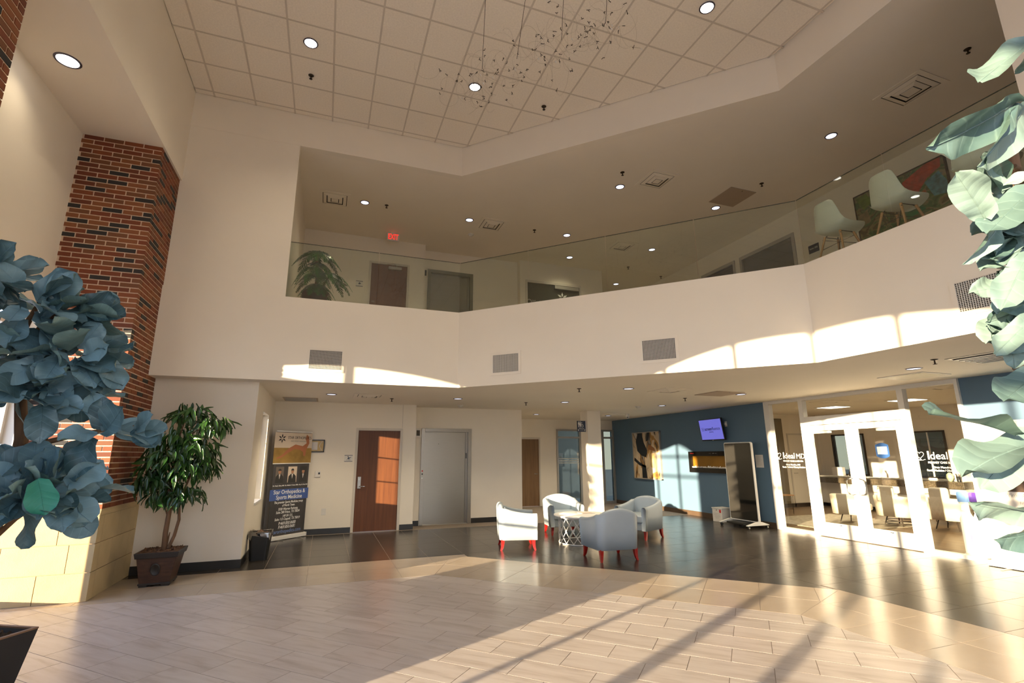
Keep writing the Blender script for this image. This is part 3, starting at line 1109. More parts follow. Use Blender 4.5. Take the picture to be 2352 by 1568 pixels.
# ---- enclosure behind the camera, upstairs shell, outside ground
ent = MB()
ent.box(-3.62, 0.2, YE - 0.2, YE, 0, 7.7).box(4.2, 9.6, YE - 0.2, YE, 0, 7.7).box(0.2, 4.2, YE - 0.2, YE, 5.2, 7.7)
struct('wall_entrance', ent, M['wall'])
w = thing('window_4', None, None, (2.2, YE - 0.1, 0), kind='structure')
fr = MB()
for x in (0.2, 1.2, 2.2, 3.2, 4.14):
    fr.box(x, x + 0.06, YE - 0.14, YE - 0.06, 0, 5.2)
for z in (0.0, 2.3, 3.7, 5.14):
    fr.box(0.2, 4.2, YE - 0.13, YE - 0.07, z, z + 0.06)
obj('frame', fr, M['alu'], w)
obj('glass_pane', MB().box(0.22, 4.18, YE - 0.104, YE - 0.096, 0.02, 5.18), M['glass'], w)
us = MB()
us.box(-1.05, -0.80, YF + 0.16, 12.1, 4.0, ZS + 0.1)                                 # upstairs left end
us.box(-1.05, 0.72, 11.95, 12.1, 4.0, ZS + 0.1).box(1.66, 2.06, 11.95, 12.45, 4.0, ZS + 0.1).box(0.72, 1.66, 11.95, 12.1, 6.22, ZS + 0.1)
us.box(2.06, 2.20, 12.30, 12.45, 4.0, ZS + 0.1).box(3.42, 4.84, 12.30, 12.45, 4.0, ZS + 0.1).box(2.20, 3.42, 12.30, 12.45, 6.30, ZS + 0.1)
us.box(4.70, 4.86, 12.10, 12.45, 4.0, ZS + 0.1).box(6.56, 7.27, 12.10, 12.25, 4.0, ZS + 0.1).box(4.86, 6.56, 12.10, 12.25, 6.30, ZS + 0.1)
us.box(7.12, 7.27, 12.25, 15.5, 4.0, ZS + 0.1).box(7.12, 9.55, 15.5, 15.6, 4.0, ZS + 0.1).box(-1.05, 7.2, 14.4, 14.5, 4.0, ZS + 0.1)
struct('wall_upper_back', us, M['wall'])
ur = MB()
ur.box(9.40, 9.55, YE, 7.46, 4.0, ZS + 0.1).box(9.40, 9.55, 9.03, 9.20, 4.0, ZS + 0.1).box(9.40, 9.55, 10.40, 15.6, 4.0, ZS + 0.1)
ur.box(9.40, 9.55, 7.46, 9.03, 6.36, ZS + 0.1).box(9.40, 9.55, 9.20, 10.40, 6.36, ZS + 0.1)
ur.box(10.6, 10.7, 7.0, 11.0, 4.0, ZS + 0.1).box(9.5, 10.7, 7.0, 7.1, 4.0, ZS + 0.1).box(9.5, 10.7, 10.9, 11.0, 4.0, ZS + 0.1).box(9.5, 10.7, 7.0, 11.0, 3.9, 4.0).box(9.5, 10.7, 7.0, 11.0, ZS, ZS + 0.1)
struct('wall_upper_right', ur, M['wall'])
struct('ground', MB().box(-60, 60, -60, 60, -0.5, -0.32), M['ground'])

# ---- guard rail glass on the balcony
GT = 5.06
(aR, bR), yR, xR = face_line(0.05)
rail = thing('glass_guard_rail', None, None, (aR[0], aR[1], ZB), kind='structure')


def rail_panel(p, q):
    p, q = Vector((p[0], p[1], 0)), Vector((q[0], q[1], 0))
    d = q - p
    n = Vector((-d.y, d.x, 0)).normalized() * 0.006
    d2 = d.normalized() * 0.005
    c = (p + q) / 2
    piece('glass_panel', MB().obox((c.x, c.y, (ZB - 0.02 + GT) / 2), d / 2 - d2, n, (0, 0, (GT - ZB + 0.02) / 2)), M['rail'], rail)
    piece('top_edge', MB().obox((c.x, c.y, GT + 0.003), d / 2 - d2, n * 1.05, (0, 0, 0.003)), M['railedge'], rail)


rail_panel((-0.77, yR), (0.66, yR))
rail_panel((0.66, yR), aR)
nD = 4
for i in range(nD):
    t0, t1 = i / nD, (i + 1) / nD
    rail_panel((aR[0] + (bR[0] - aR[0]) * t0, aR[1] + (bR[1] - aR[1]) * t0), (aR[0] + (bR[0] - aR[0]) * t1, aR[1] + (bR[1] - aR[1]) * t1))
rail_panel(bR, (xR, 3.47))
rail_panel((xR, 3.47), (xR, 2.19))
obj('base_shoe', MB().prism([(-0.77, yR - 0.02), (aR[0], yR - 0.02), (bR[0] - 0.02, bR[1]), (xR - 0.02, 2.19), (xR + 0.02, 2.19), (bR[0] + 0.02, bR[1]), (aR[0], yR + 0.02), (-0.77, yR + 0.02)], ZB - 0.02, ZB + 0.004), M['alug'], rail)

# ================================================================== DOORS AND GLAZED FRONTS
def hinged_door(name, x0, x1, z0, z1, y, material, handle_side=None, lock=False, closer=False):
    """slab door in a wall facing -Y whose face is at y"""
    d = thing(name, None, None, ((x0 + x1) / 2, y, z0), kind='structure')
    fr = MB()
    t = 0.055
    fr.box(x0 - t, x0 - 0.002, y - 0.012, y + 0.12, z0, z1 + t).box(x1 + 0.002, x1 + t, y - 0.012, y + 0.12, z0, z1 + t).box(x0 - 0.002, x1 + 0.002, y - 0.012, y + 0.12, z1 + 0.002, z1 + t)
    obj('frame', fr, M['frame'], d, bevel=0.003)
    obj('door_leaf', MB().box(x0, x1, y + 0.022, y + 0.066, z0 + 0.008, z1), material, d)
    if lock:
        pl = obj('lock_plate', MB().box(x0 + 0.035, x0 + 0.105, y + 0.004, y + 0.022, z0 + 0.90, z0 + 1.15), M['steel'], d, bevel=0.004)
        obj('card_reader', MB().box(x0 + 0.052, x0 + 0.088, y + 0.001, y + 0.005, z0 + 1.075, z0 + 1.115), M['alug'], pl)
        obj('lever_handle', MB().tube([(x0 + 0.07, y + 0.01, z0 + 0.945), (x0 + 0.07, y - 0.045, z0 + 0.945), (x0 + 0.09, y - 0.05, z0 + 0.945), (x0 + 0.19, y - 0.05, z0 + 0.945)], 0.010, 10), M['chrome'], d)
    elif handle_side:
        hx = x1 - 0.07 if handle_side == 'r' else x0 + 0.07
        sg = -1 if handle_side == 'r' else 1
        obj('lever_handle', MB().tube([(hx, y + 0.02, z0 + 1.0), (hx, y - 0.04, z0 + 1.0), (hx + sg * 0.12, y - 0.04, z0 + 1.0)], 0.010, 8), M['chrome'], d)
    if closer:
        cl = obj('door_closer', MB().box(x0 + 0.40, x0 + 0.72, y - 0.045, y + 0.022, z1 - 0.115, z1 - 0.045), M['alug'], d, bevel=0.004)
        obj('closer_arm', MB().tube([(x0 + 0.60, y - 0.03, z1 - 0.03), (x0 + 0.52, y - 0.16, z1 - 0.02), (x0 + 0.30, y - 0.02, z1 - 0.012)], 0.008, 6), M['alug'], cl)
    return d


door1 = hinged_door('door_1', DX0, DX1, 0, DZ, 11.77, M['wood'], lock=True)
hinged_door('door_2', 5.84, 6.58, 0, 2.10, 15.4, M['tan'], handle_side='r')
d3 = hinged_door('door_3', 0.76, 1.62, 4.08, 6.19, 11.95, M['wood'], handle_side='l', closer=True)
text('room_number', '202', 0.05, (0.84, 11.966, 5.22), X, Z, M['greyink'], d3)


def elevator(name, x0, x1, z0, z1, y, metal, panel_mat):
    el = thing(name, None, None, ((x0 + x1) / 2, y, z0), kind='structure')
    fr = MB()
    j = 0.085
    fr.box(x0, x0 + j, y - 0.02, y + 0.15, z0, z1).box(x1 - j, x1, y - 0.02, y + 0.15, z0, z1).box(x0 + j, x1 - j, y - 0.02, y + 0.15, z1 - j, z1)
    obj('frame', fr, metal, el, bevel=0.003)
    obj('door_panel', MB().box(x0 + j, x1 - j - 0.055, y + 0.07, y + 0.10, z0 + 0.01, z1 - j), panel_mat, el)
    obj('return_panel', MB().box(x1 - j - 0.052, x1 - j, y + 0.055, y + 0.12, z0 + 0.01, z1 - j), panel_mat, el)
    obj('door_sill', MB().box(x0 + j, x1 - j, y - 0.01, y + 0.15, z0 - 0.002, z0 + 0.006), M['alug'], el)
    return el


el = elevator('door_4', EX0, EX1, 0, EZ, 12.30, M['steel'], M['steel'])
obj('floor_indicator', MB().box(2.035, 2.155, 12.285, 12.301, 2.03, 2.24), M['plate'], el)
obj('indicator_display', MB().box(2.055, 2.135, 12.281, 12.286, 2.06, 2.19), M['blackgloss'], el)
for nm, z, mt in (('call_button', 1.235, M['red']), ('call_button', 1.165, M['black']), ('key_switch', 1.07, M['chrome'])):
    obj(nm, MB().tube([(2.222, 12.272, z), (2.222, 12.285, z)], 0.018, 16), mt, el)
obj('door_lock', MB().box(3.302, 3.325, 12.345, 12.358, 1.52, 1.65), M['black'], el)
obj('inspection_hole', MB().tube([(2.62, 12.366, 1.87), (2.62, 12.371, 1.87)], 0.008, 10), M['black'], el)
greys = mat('grey elevator paint', (0.26, 0.25, 0.21), 0.45, var=0.03)
el2 = elevator('door_5', 2.20, 3.42, 4.08, 6.34, 12.30, M['greydoor'], greys)
obj('indicator_display', MB().box(2.085, 2.165, 12.29, 12.301, 6.15, 6.30), M['black'], el2)


# ---- storefront of the clinic in the blue wall (faces -X at x = 9.40)
def xbox(y0, y1, z0, z1, d0=-0.05, d1=0.07):
    return MB().box(9.40 + d0, 9.40 + d1, min(y0, y1), max(y0, y1), z0, z1)


sf = thing('window_5', None, None, (9.40, 6.9, 0), kind='structure')
for y0, y1 in ((8.66, 8.80), (7.79, 7.89), (5.80, 5.90), (4.97, 5.02)):
    piece('mullion', xbox(y0, y1, 0, CL), M['alu'], sf)
for y0, y1 in ((7.89, 8.66), (5.90, 7.79), (5.02, 5.80)):
    piece('head_rail', xbox(y0, y1, 2.675, CL), M['alu'], sf)
for y0, y1 in ((7.89, 8.66), (5.02, 5.80)):
    piece('sill_rail', xbox(y0, y1, 0, 0.06), M['alu'], sf)
piece('transom_bar', xbox(5.90, 7.79, 2.16, 2.33), M['alu'], sf)
for y0, y1, z0, z1 in ((7.88, 8.67, 0.05, 2.69), (5.01, 5.81, 0.05, 2.69), (5.89, 7.80, 2.32, 2.69)):
    piece('glass_pane', xbox(y0, y1, z0, z1, 0.006, 0.014), M['glass'], sf)


def heart_logo(parent, y, z, s):
    pts = []
    for i in range(41):
        t = -PI + 2 * PI * i / 40
        hx, hz = 16 * math.sin(t) ** 3, 13 * math.cos(t) - 5 * math.cos(2 * t) - 2 * math.cos(3 * t) - math.cos(4 * t)
        pts.append((9.404, y - hx * s / 32, z + hz * s / 32))
    obj('heart_line', MB().tube(pts, s * 0.028, 6, cap=False), M['whiteink'], parent)
    hand = [(9.404, y - (a) * s, z - b * s) for a, b in ((-0.35, 0.50), (-0.30, 0.62), (-0.05, 0.62), (0.15, 0.55), (0.0, 0.72), (-0.35, 0.70), (0.3, 0.70), (0.55, 0.58), (0.62, 0.62))]
    obj('hand_line', MB().tube(hand, s * 0.028, 6), M['whiteink'], parent)


def window_logo(name, y0, label):
    lg = thing(name, label, 'lettering', (9.404, y0, 1.5), group=None)
    heart_logo(lg, y0 - 0.068, 1.56, 0.125)
    text('word', 'I', 0.190, (9.404, y0 - 0.175, 1.545), -Y, Z, M['whiteink'], lg, 'LEFT', bold=0.004)
    text('word', 'deal', 0.165, (9.404, y0 - 0.215, 1.54), -Y, Z, M['whiteink'], lg, 'LEFT', bold=0.001)
    text('word', 'MD', 0.145, (9.404, y0 - 0.505, 1.533), -Y, Z, M['whiteink'], lg, 'LEFT')
    text('line', 'PRIMARY CARE & MED SPA', 0.045, (9.404, y0 - 0.175, 1.435), -Y, Z, M['whiteink'], lg, 'LEFT', squeeze=0.92, bold=0.001)
    text('line', 'Kiran Mondra, MD', 0.046, (9.404, y0 - 0.41, 1.36), -Y, Z, M['whiteink'], lg, bold=0.001)
    text('line', 'Family Medicine / Obesity Medicine', 0.046, (9.404, y0 - 0.42, 1.31), -Y, Z, M['whiteink'], lg, squeeze=0.85, bold=0.001)


window_logo('window_lettering', 8.65, 'white heart logo and lettering on the glass left of the double doors')
window_logo('window_lettering', 5.80, 'white heart logo and lettering on the glass right of the double doors')


def storefront_leaf(name, y0, y1, pull_near_low):
    """y0 < y1; the pull handle sits at the meeting stile"""
    d = thing(name, None, None, (9.40, (y0 + y1) / 2, 0), kind='structure')
    a, b = y0 + 0.006, y1 - 0.006
    st = 0.115
    piece('stile', xbox(a, a + st, 0.012, 2.15, -0.03, 0.02), M['alu'], d)
    piece('stile', xbox(b - st, b, 0.012, 2.15, -0.03, 0.02), M['alu'], d)
    piece('bottom_rail', xbox(a + st, b - st, 0.012, 0.27, -0.03, 0.02), M['alu'], d)
    piece('top_rail', xbox(a + st, b - st, 2.04, 2.15, -0.03, 0.02), M['alu'], d)
    piece('glass_pane', xbox(a + st - 0.01, b - st + 0.01, 0.26, 2.05, -0.008, 0.0), M['glass'], d)
    obj('push_bar', MB().tube([(9.45, a + 0.05, 1.15), (9.45, b - 0.05, 1.15)], 0.018, 10), M['steel'], d)
    hy = (y1 - 0.07) if not pull_near_low else (y0 + 0.07)
    dy = 0.10 if pull_near_low else -0.10
    obj('pull_handle', MB().tube([(9.37, hy, 1.13), (9.305, hy + dy * 0.1, 1.13), (9.30, hy + dy * 0.7, 1.12), (9.30, hy + dy, 1.09), (9.30, hy + dy, 0.88), (9.30, hy + dy * 0.7, 0.85), (9.305, hy + dy * 0.1, 0.84), (9.37, hy, 0.84)], 0.011, 8), M['chrome'], d)
    cy = (y1 - 0.52, y1 - 0.14) if not pull_near_low else (y0 + 0.45, y0 + 0.80)
    if pull_near_low:
        cy = (y1 - 0.48, y1 - 0.10)
    else:
        cy = (y0 + 0.14, y0 + 0.50)
    piece('closer', MB().box(9.425, 9.475, cy[0], cy[1], 1.99, 2.055), M['alu'], d)
    piece('door_stop', MB().box(9.368, 9.371, (y0 + y1) / 2 - 0.03, (y0 + y1) / 2 + 0.03, 0.235, 0.247), M['black'], d)
    return d


dl = storefront_leaf('door_6', 6.845, 7.79, True)
dr = storefront_leaf('door_7', 5.90, 6.845, False)
obj('thumb_turn', MB().tube([(9.372, 6.79, 1.03), (9.35, 6.79, 1.03)], 0.022, 12).box(9.335, 9.352, 6.785, 6.795, 1.0, 1.06), M['alug'], dr)

# hours plaque hung on the right leaf
hp = thing('hours_plaque', 'blue arched hours plaque on the right clinic door', 'sign', (9.388, 6.325, 1.50))
out = [(-0.115, 0.04)] + [(-0.115 + 0.23 * i / 12, 0.235 + 0.035 * math.sin(PI * i / 12)) for i in range(13)] + [(0.115, 0.04)] + [(0.115 - 0.23 * i / 12, 0.035 - 0.035 * math.sin(PI * i / 12)) for i in range(1, 12)]
obj('plate', MB().extrude(out, (9.390, 6.325, 1.50), -Y, Z, X, 0.004), mat('navy blue plaque', (0.03, 0.09, 0.26), 0.4), hp)
obj('insert', MB().box(9.386, 9.390, 6.325 - 0.085, 6.325 + 0.085, 1.572, 1.705), M['paper'], hp)
for k in range(3):
    obj('text_line', MB().box(9.3855, 9.3862, 6.26, 6.39, 1.625 + 0.022 * k, 1.629 + 0.022 * k), M['greyink'], hp)

# ---- glazed partition at the end of the corridor
gp = thing('window_6', None, None, (8.3, 15.4, 0), kind='structure')
for x0, x1 in ((7.22, 7.27), (8.06, 8.14), (8.90, 9.00), (9.34, 9.40)):
    piece('mullion', MB().box(x0, x1, 15.36, 15.46, 0, 2.43), M['alug'], gp)
for x0, x1 in ((7.27, 8.06), (8.14, 8.90), (9.00, 9.34)):
    piece('head_rail', MB().box(x0, x1, 15.36, 15.46, 2.37, 2.43), M['alug'], gp)
    piece('transom_bar', MB().box(x0, x1, 15.36, 15.46, 2.13, 2.19), M['alug'], gp)
    piece('sill_rail', MB().box(x0, x1, 15.36, 15.46, 0, 0.08), M['alug'], gp)
    piece('glass_pane', MB().box(x0 - 0.005, x1 + 0.005, 15.40, 15.408, 0.07, 2.14), M['dglass'], gp)
    piece('transom_glass', MB().box(x0 - 0.005, x1 + 0.005, 15.40, 15.408, 2.18, 2.38), M['dglass'], gp)
for z in (1.33, 1.40, 1.47):
    piece('frosted_stripe', MB().box(7.28, 8.05, 15.396, 15.399, z - 0.012, z + 0.012), M['whiteink'], gp)

# ---- upstairs glazed doors
ug = thing('door_8', None, None, (5.7, 12.1, 4.08), kind='structure')
fr = MB()
for x0, x1 in ((4.86, 4.91), (6.51, 6.56)):
    fr.box(x0, x1, 12.08, 12.2, 4.08, 6.30)
fr.box(4.91, 6.51, 12.08, 12.2, 6.24, 6.30)
obj('frame', fr, M['frame'], ug)
obj('door_glass', MB().box(4.91, 6.51, 12.13, 12.14, 4.08, 6.24), mat('dark tinted door', (0.055, 0.06, 0.045), 0.08), ug)
cl = obj('door_closer', MB().box(5.72, 6.46, 12.04, 12.13, 6.12, 6.215), M['alug'], ug, bevel=0.004)
text('word', 'Methodist', 0.14, (5.06, 12.128, 5.70), X, Z, M['greyink'], ug, 'LEFT')
ring = MB()
for i in range(20):
    a0, a1 = 2 * PI * i / 20, 2 * PI * (i + 1) / 20
    ring.extrude([(0.075 * math.cos(a0), 0.075 * math.sin(a0)), (0.075 * math.cos(a1), 0.075 * math.sin(a1)), (0.05 * math.cos(a1), 0.05 * math.sin(a1)), (0.05 * math.cos(a0), 0.05 * math.sin(a0))], (4.975, 12.128, 5.69), X, Z, -Y, 0.002)
obj('round_emblem', ring, M['greyink'], ug)


def star_mesh(o, ux, uz, un, R, depth=0.001):
    mb = MB()
    for k in range(6):
        a = PI / 2 + k * PI / 3
        c, s = math.cos(a), math.sin(a)
        pts = [(0.12 * R, 0), (0.5 * R, 0.17 * R), (R, 0), (0.5 * R, -0.17 * R)]
        mb.extrude([(p[0] * c - p[1] * s, p[0] * s + p[1] * c) for p in pts], o, ux, uz, un, depth)
    return mb


obj('star_emblem', star_mesh((5.98, 12.128, 5.90), X, Z, -Y, 0.17), M['whiteink'], ug)
udr = thing('door_9', None, None, (9.40, 8.25, 4.08), kind='structure')
fr = MB()
for a, b in ((7.46, 7.53), (8.96, 9.03)):
    fr.box(9.37, 9.47, a, b, 4.08, 6.36)
fr.box(9.37, 9.47, 7.53, 8.96, 6.28, 6.36)
obj('frame', fr, M['alug'], udr)
obj('door_panel', MB().box(9.42, 9.44, 7.53, 8.96, 4.08, 6.28), mat('dark grey green door', (0.055, 0.058, 0.042), 0.15), udr)
uw = thing('window_7', None, None, (9.40, 9.8, 4.08), kind='structure')
fr = MB()
for a, b in ((9.20, 9.26), (10.34, 10.40)):
    fr.box(9.37, 9.47, a, b, 4.08, 6.36)
fr.box(9.37, 9.47, 9.26, 10.34, 6.28, 6.36)
obj('frame', fr, M['alug'], uw)
obj('glass_pane', MB().box(9.42, 9.43, 9.26, 10.34, 4.08, 6.28), M['dglass'], uw)

# ================================================================== CLINIC BEHIND THE STOREFRONT
ck = MB()
ck.box(9.55, 15.1, 12.0, 12.15, 0, CL + 0.2).box(14.9, 15.05, 3.0, 8.40, 0, CL + 0.2).box(14.9, 15.05, 9.22, 10.50, 0, CL + 0.2).box(14.9, 15.05, 11.52, 12.1, 0, CL + 0.2)
for a, b in ((8.40, 9.22), (10.50, 11.52)):
    ck.box(14.9, 15.05, a, b, 0, 0.96).box(14.9, 15.05, a, b, 2.16, CL + 0.2)
ck.box(9.55, 15.1, 2.85, 3.0, 0, CL + 0.2).box(16.4, 16.5, 7.9, 12.0, 0, CL + 0.2)
struct('wall_clinic', ck, M['wall'])
struct('ceiling_clinic', MB().box(9.55, 16.5, 2.9, 12.1, 2.80, 2.9), M['ceil'])
struct('floor_clinic', MB().box(9.405, 16.4, 2.9, 12.0, 0.0, 0.004), M['plank'])
struct('baseboard_clinic', MB().box(14.888, 14.9, 3.0, 12.0, 0.004, 0.12).box(9.56, 14.9, 11.988, 12.0, 0.004, 0.12), M['darkmetal'])
hinged_door('door_10', 13.62, 14.32, 0.004, 2.16, 12.0, M['wood'], handle_side='l')
struct('trim_4', MB().box(13.04, 13.40, 11.97, 12.0, 0.12, 2.66), mat('olive brown panel', (0.15, 0.115, 0.06), 0.6))
pn = tag(obj('door_notice', MB().box(13.90, 14.08, 12.010, 12.016, 1.45, 1.75), M['paper']), 'white notice taped to the brown clinic door', 'notice')
for i, (a, b) in enumerate(((8.40, 9.22), (10.50, 11.52))):
    w = thing('window_%d' % (8 + i), None, None, (14.9, (a + b) / 2, 0.96), kind='structure')
    fr = MB()
    fr.box(14.87, 14.95, a, a + 0.04, 0.96, 2.16).box(14.87, 14.95, b - 0.04, b, 0.96, 2.16).box(14.87, 14.95, a, b, 2.12, 2.16).box(14.87, 14.95, a, b, 0.96, 0.99)
    obj('frame', fr, M['darkmetal'], w)
    piece('mullion', MB().box(14.88, 14.92, (a + b) / 2 - 0.015, (a + b) / 2 + 0.015, 0.99, 2.12), M['alu'], w)
    obj('glass_pane', MB().box(14.90, 14.908, a + 0.03, b - 0.03, 0.98, 2.13), M['dglass'], w)
cn = thing('reception_ledge', 'brown granite reception ledge along the clinic back wall', 'counter', (14.7, 10, 0))
obj('granite_top', MB().box(14.42, 14.895, 7.94, 11.985, 0.73, 0.90), M['granite'], cn, bevel=0.006)
obj('counter_front', MB().box(14.62, 14.885, 8.02, 11.985, 0.125, 0.728), M['plate'], cn)


def counter_item(name, label, cat, mb, material):
    return tag(obj(name, mb, material), label, cat)


counter_item('brochure_box', 'white box standing on the left of the reception ledge', 'box', MB().box(14.5, 14.62, 11.02, 11.35, 0.902, 1.19), M['paper'])
counter_item('tablet_stand', 'dark tilted tablet on the reception ledge beside the white box', 'tablet',
             MB().extrude([(0, 0), (0.03, 0), (0.15, 0.34), (0.12, 0.34)], (14.52, 10.62, 0.902), X, Z, Y, 0.26), M['black'])
counter_item('sanitizer_bottle', 'green and white bottle on the reception ledge behind the doors', 'bottle',
             MB().lathe([(0.05, 0), (0.055, 0.02), (0.055, 0.15), (0.03, 0.19), (0.02, 0.20), (0.02, 0.25)], (14.55, 9.86, 0.902), 14), M['vial'])
counter_item('sanitizer_pump', 'small framed card on the reception ledge beside the mullion', 'card',
             MB().box(14.52, 14.54, 9.18, 9.38, 0.902, 1.13), M['paper'])
pc = thing('pen_cup', 'dark cup of pens at the right end of the ledge', 'cup', (14.6, 8.12, 0.902))
obj('cup', MB().lathe([(0.04, 0), (0.05, 0.12), (0.044, 0.12), (0.036, 0.01)], (14.6, 8.12, 0.902), 14), M['black'], pc)
for k in range(5):
    a = 2 * PI * k / 5
    obj('pen', MB().tube([(14.6 + 0.02 * math.cos(a), 8.12 + 0.02 * math.sin(a), 0.92), (14.6 + 0.05 * math.cos(a), 8.12 + 0.05 * math.sin(a), 1.09)], 0.006, 6), M['darkmetal'], pc)
counter_item('leaf_vase', 'pale green leaf ornament next to the pen cup', 'ornament',
             MB().lathe([(0.03, 0), (0.075, 0.08), (0.07, 0.16), (0.02, 0.21)], (14.6, 8.30, 0.902), 14), mat('pale green glaze', (0.45, 0.52, 0.30), 0.4))
rg = tag(obj('rug', MB().box(10.2, 12.9, 7.9, 10.35, 0.005, 0.013), M['rug']), 'pale patterned rug on the clinic plank floor', 'rug')


def waiting_chair(name, label, x, y, rz, headrest=False, swivel=False):
    """low upholstered chair, seat facing local +X"""
    t = thing(name, label, 'chair', (x, y, 0.017), rz)
    obj('seat', MB().box(-0.26, 0.34, -0.27, 0.27, 0.27, 0.43), M['cream'], t, world=False, bevel=0.05, seg=3)
    back = MB()
    n = 16
    prof_ = [(0.0, 0.20), (-0.012, 0.42), (-0.022, 0.57), (-0.010, 0.60), (0.025, 0.61), (0.055, 0.59), (0.065, 0.56), (0.07, 0.30), (0.07, 0.20)]
    v_, f_ = [], []
    for i in range(n + 1):
        a = -1.25 + 2.5 * i / n
        sq = 1.0 / max(abs(math.cos(a)) ** 4 + abs(math.sin(a)) ** 4, 0.2) ** 0.25
        ox, oy = -0.32 * math.cos(a) * sq - 0.02, 0.37 * math.sin(a) * sq
        ln_ = math.hypot(ox, oy)
        for off, z_ in prof_:
            k_ = (ln_ - off) / ln_
            v_.append((ox * k_, oy * k_, z_ + (0.05 * math.cos(a) if z_ > 0.3 else 0)))
    q_ = len(prof_)
    for i in range(n):
        for k in range(q_):
            f_.append((i * q_ + k, i * q_ + (k + 1) % q_, (i + 1) * q_ + (k + 1) % q_, (i + 1) * q_ + k))
    f_.append(tuple(range(q_)))
    f_.append(tuple(n * q_ + k for k in range(q_ - 1, -1, -1)))
    back.add(v_, f_, True)
    obj('backrest', back, M['cream'], t, world=False)
    if headrest:
        hd = MB().box(-0.36, -0.24, -0.18, 0.18, 0.56, 0.86)
        obj('headrest', hd, M['cream'], t, world=False, bevel=0.055, seg=3)
    for k in range(4):
        a = PI / 4 + k * PI / 2
        p0, p1 = (0.20 * math.cos(a), 0.20 * math.sin(a), 0.27), (0.30 * math.cos(a), 0.30 * math.sin(a), 0.0)
        obj('leg', MB().tube([p0, p1], [0.014, 0.010], 8), M['darkmetal'], t, world=False)
    if swivel:
        for zr, rr in ((0.05, 0.285), (0.11, 0.265)):
            obj('base_ring', MB().tube([(rr * math.cos(2 * PI * i / 24), rr * math.sin(2 * PI * i / 24), zr) for i in range(25)], 0.008, 6, cap=False), M['darkmetal'], t, world=False)
    return t


waiting_chair('waiting_chair', 'low cream clinic chair seen through the left door', 11.75, 8.80, 0.12)
waiting_chair('waiting_chair', 'cream clinic chair with headrest and wire ring base', 12.25, 8.10, -0.10, True, True)
waiting_chair('waiting_chair', 'cream clinic chair half hidden by the door frame beside the headrest chair', 13.3, 8.10, 2.6, False)
waiting_chair('waiting_chair', 'cream clinic chair with headrest seen right of the doors', 12.55, 7.25, 0.05, True)
st = thing('side_table', 'small wire legged side table behind the left clinic pane', 'table', (11.75, 10.75, 0.004))
obj('table_top', MB().box(11.58, 11.95, 10.55, 10.95, 0.49, 0.515), M['beech'], st, bevel=0.004)
for a, b in ((11.62, 10.60), (11.91, 10.60), (11.62, 10.90), (11.91, 10.90)):
    obj('hairpin_leg', MB().tube([(a - 0.03, b, 0.49), (a, b, 0.01), (a + 0.03, b, 0.49)], 0.006, 6), M['darkmetal'], st)

# ================================================================== CEILING FIXTURES
def downlight(name, label, x, y, z, r, lens, group):
    t = thing(name, label, 'downlight', (x, y, z), group=group)
    obj('trim_ring', MB().lathe([(r * 0.86, -0.001), (r * 0.9, -0.010), (r * 1.02, -0.008), (r * 1.08, -0.0008)], (x, y, z), 28), M['rim'], t)
    obj('lens', MB().lathe([(0.0, -0.004), (r * 0.90, -0.0035), (r * 0.90, -0.0012)], (x, y, z), 28), lens, t)
    return t


LOW = [(0.05, 10.13, 'lobby downlight above the roll-up banner, between the slot vent and square vent'),
       (2.53, 10.15, 'lobby downlight in front of the elevator, by the smoke detector'),
       (4.98, 10.12, 'lobby downlight left of the restroom column, over the rear armchair'),
       (5.69, 13.46, 'lobby downlight deep in the corridor before the tan door'),
       (5.04, 7.66, 'lobby downlight left of the large square vent, over the table'),
       (7.60, 10.16, 'lobby downlight between the column and the wall mounted screen'),
       (7.67, 7.72, 'lobby downlight touching the tan ceiling access panel'),
       (7.98, 13.30, 'lobby downlight behind the column beside the corridor vent')]
for x, y, lb in LOW:
    downlight('downlight', lb, x, y, CL, 0.095, M['lampcool'], 'downlights in the low lobby ceiling')
downlight('downlight', 'lobby downlight in front of the white ceiling troffer near the clinic', 7.67, 4.55, CL, 0.095, M['lampcool'], 'downlights in the low lobby ceiling')
UPL = [(0.43, 10.19, 'upstairs downlight between the leftmost vent and a sprinkler', 0), (2.74, 10.23, 'upstairs downlight touching the vent above the upper elevator', 0),
       (5.21, 10.22, 'upstairs downlight just above the glass guard line, mid balcony', 0), (5.91, 11.47, 'upstairs downlight before the dark glazed doors', 0),
       (5.21, 7.81, 'upstairs downlight left of the middle vent, below a sprinkler', 0), (7.67, 7.87, 'upstairs downlight beside the tan access panel', 0),
       (7.70, 5.17, 'upstairs downlight nearest the large right hand vent', 0), (7.72, 10.27, 'upstairs downlight right of the vent seen through the guard glass', 0),
       (8.28, 12.95, 'upstairs downlight lowest on the picture, deep in the right corridor', 0)]
for x, y, lb, _ in UPL:
    downlight('downlight', lb, x, y, ZS, 0.090, M['lampcool'], 'downlights in the upper balcony ceiling')
for x, y, lb in ((-0.61, 6.75, 'bright downlight in the tile ceiling, left of the chandelier'), (1.88, 6.80, 'bright downlight in the tile ceiling behind the chandelier'),
                 (4.41, 4.31, 'bright downlight in the tile ceiling, right of the chandelier')):
    downlight('downlight', lb, x, y, ZT - 0.001, 0.095, M['lamp'], 'downlights in the high tile ceiling')
downlight('downlight', 'bright downlight in the side soffit above the left arched window', -2.96, 6.07, 5.85, 0.115, M['lamp'], None)
LAMPS = [(-0.61, 6.75, ZT, 60), (1.88, 6.80, ZT, 60), (4.41, 4.31, ZT, 60), (-2.96, 6.07, 5.85, 18)]
LAMPS += [(x, y, ZS, 30) for x, y, _, _ in UPL] + [(x, y, CL, 95) for x, y, _ in LOW] + [(7.67, 4.55, CL, 50)]
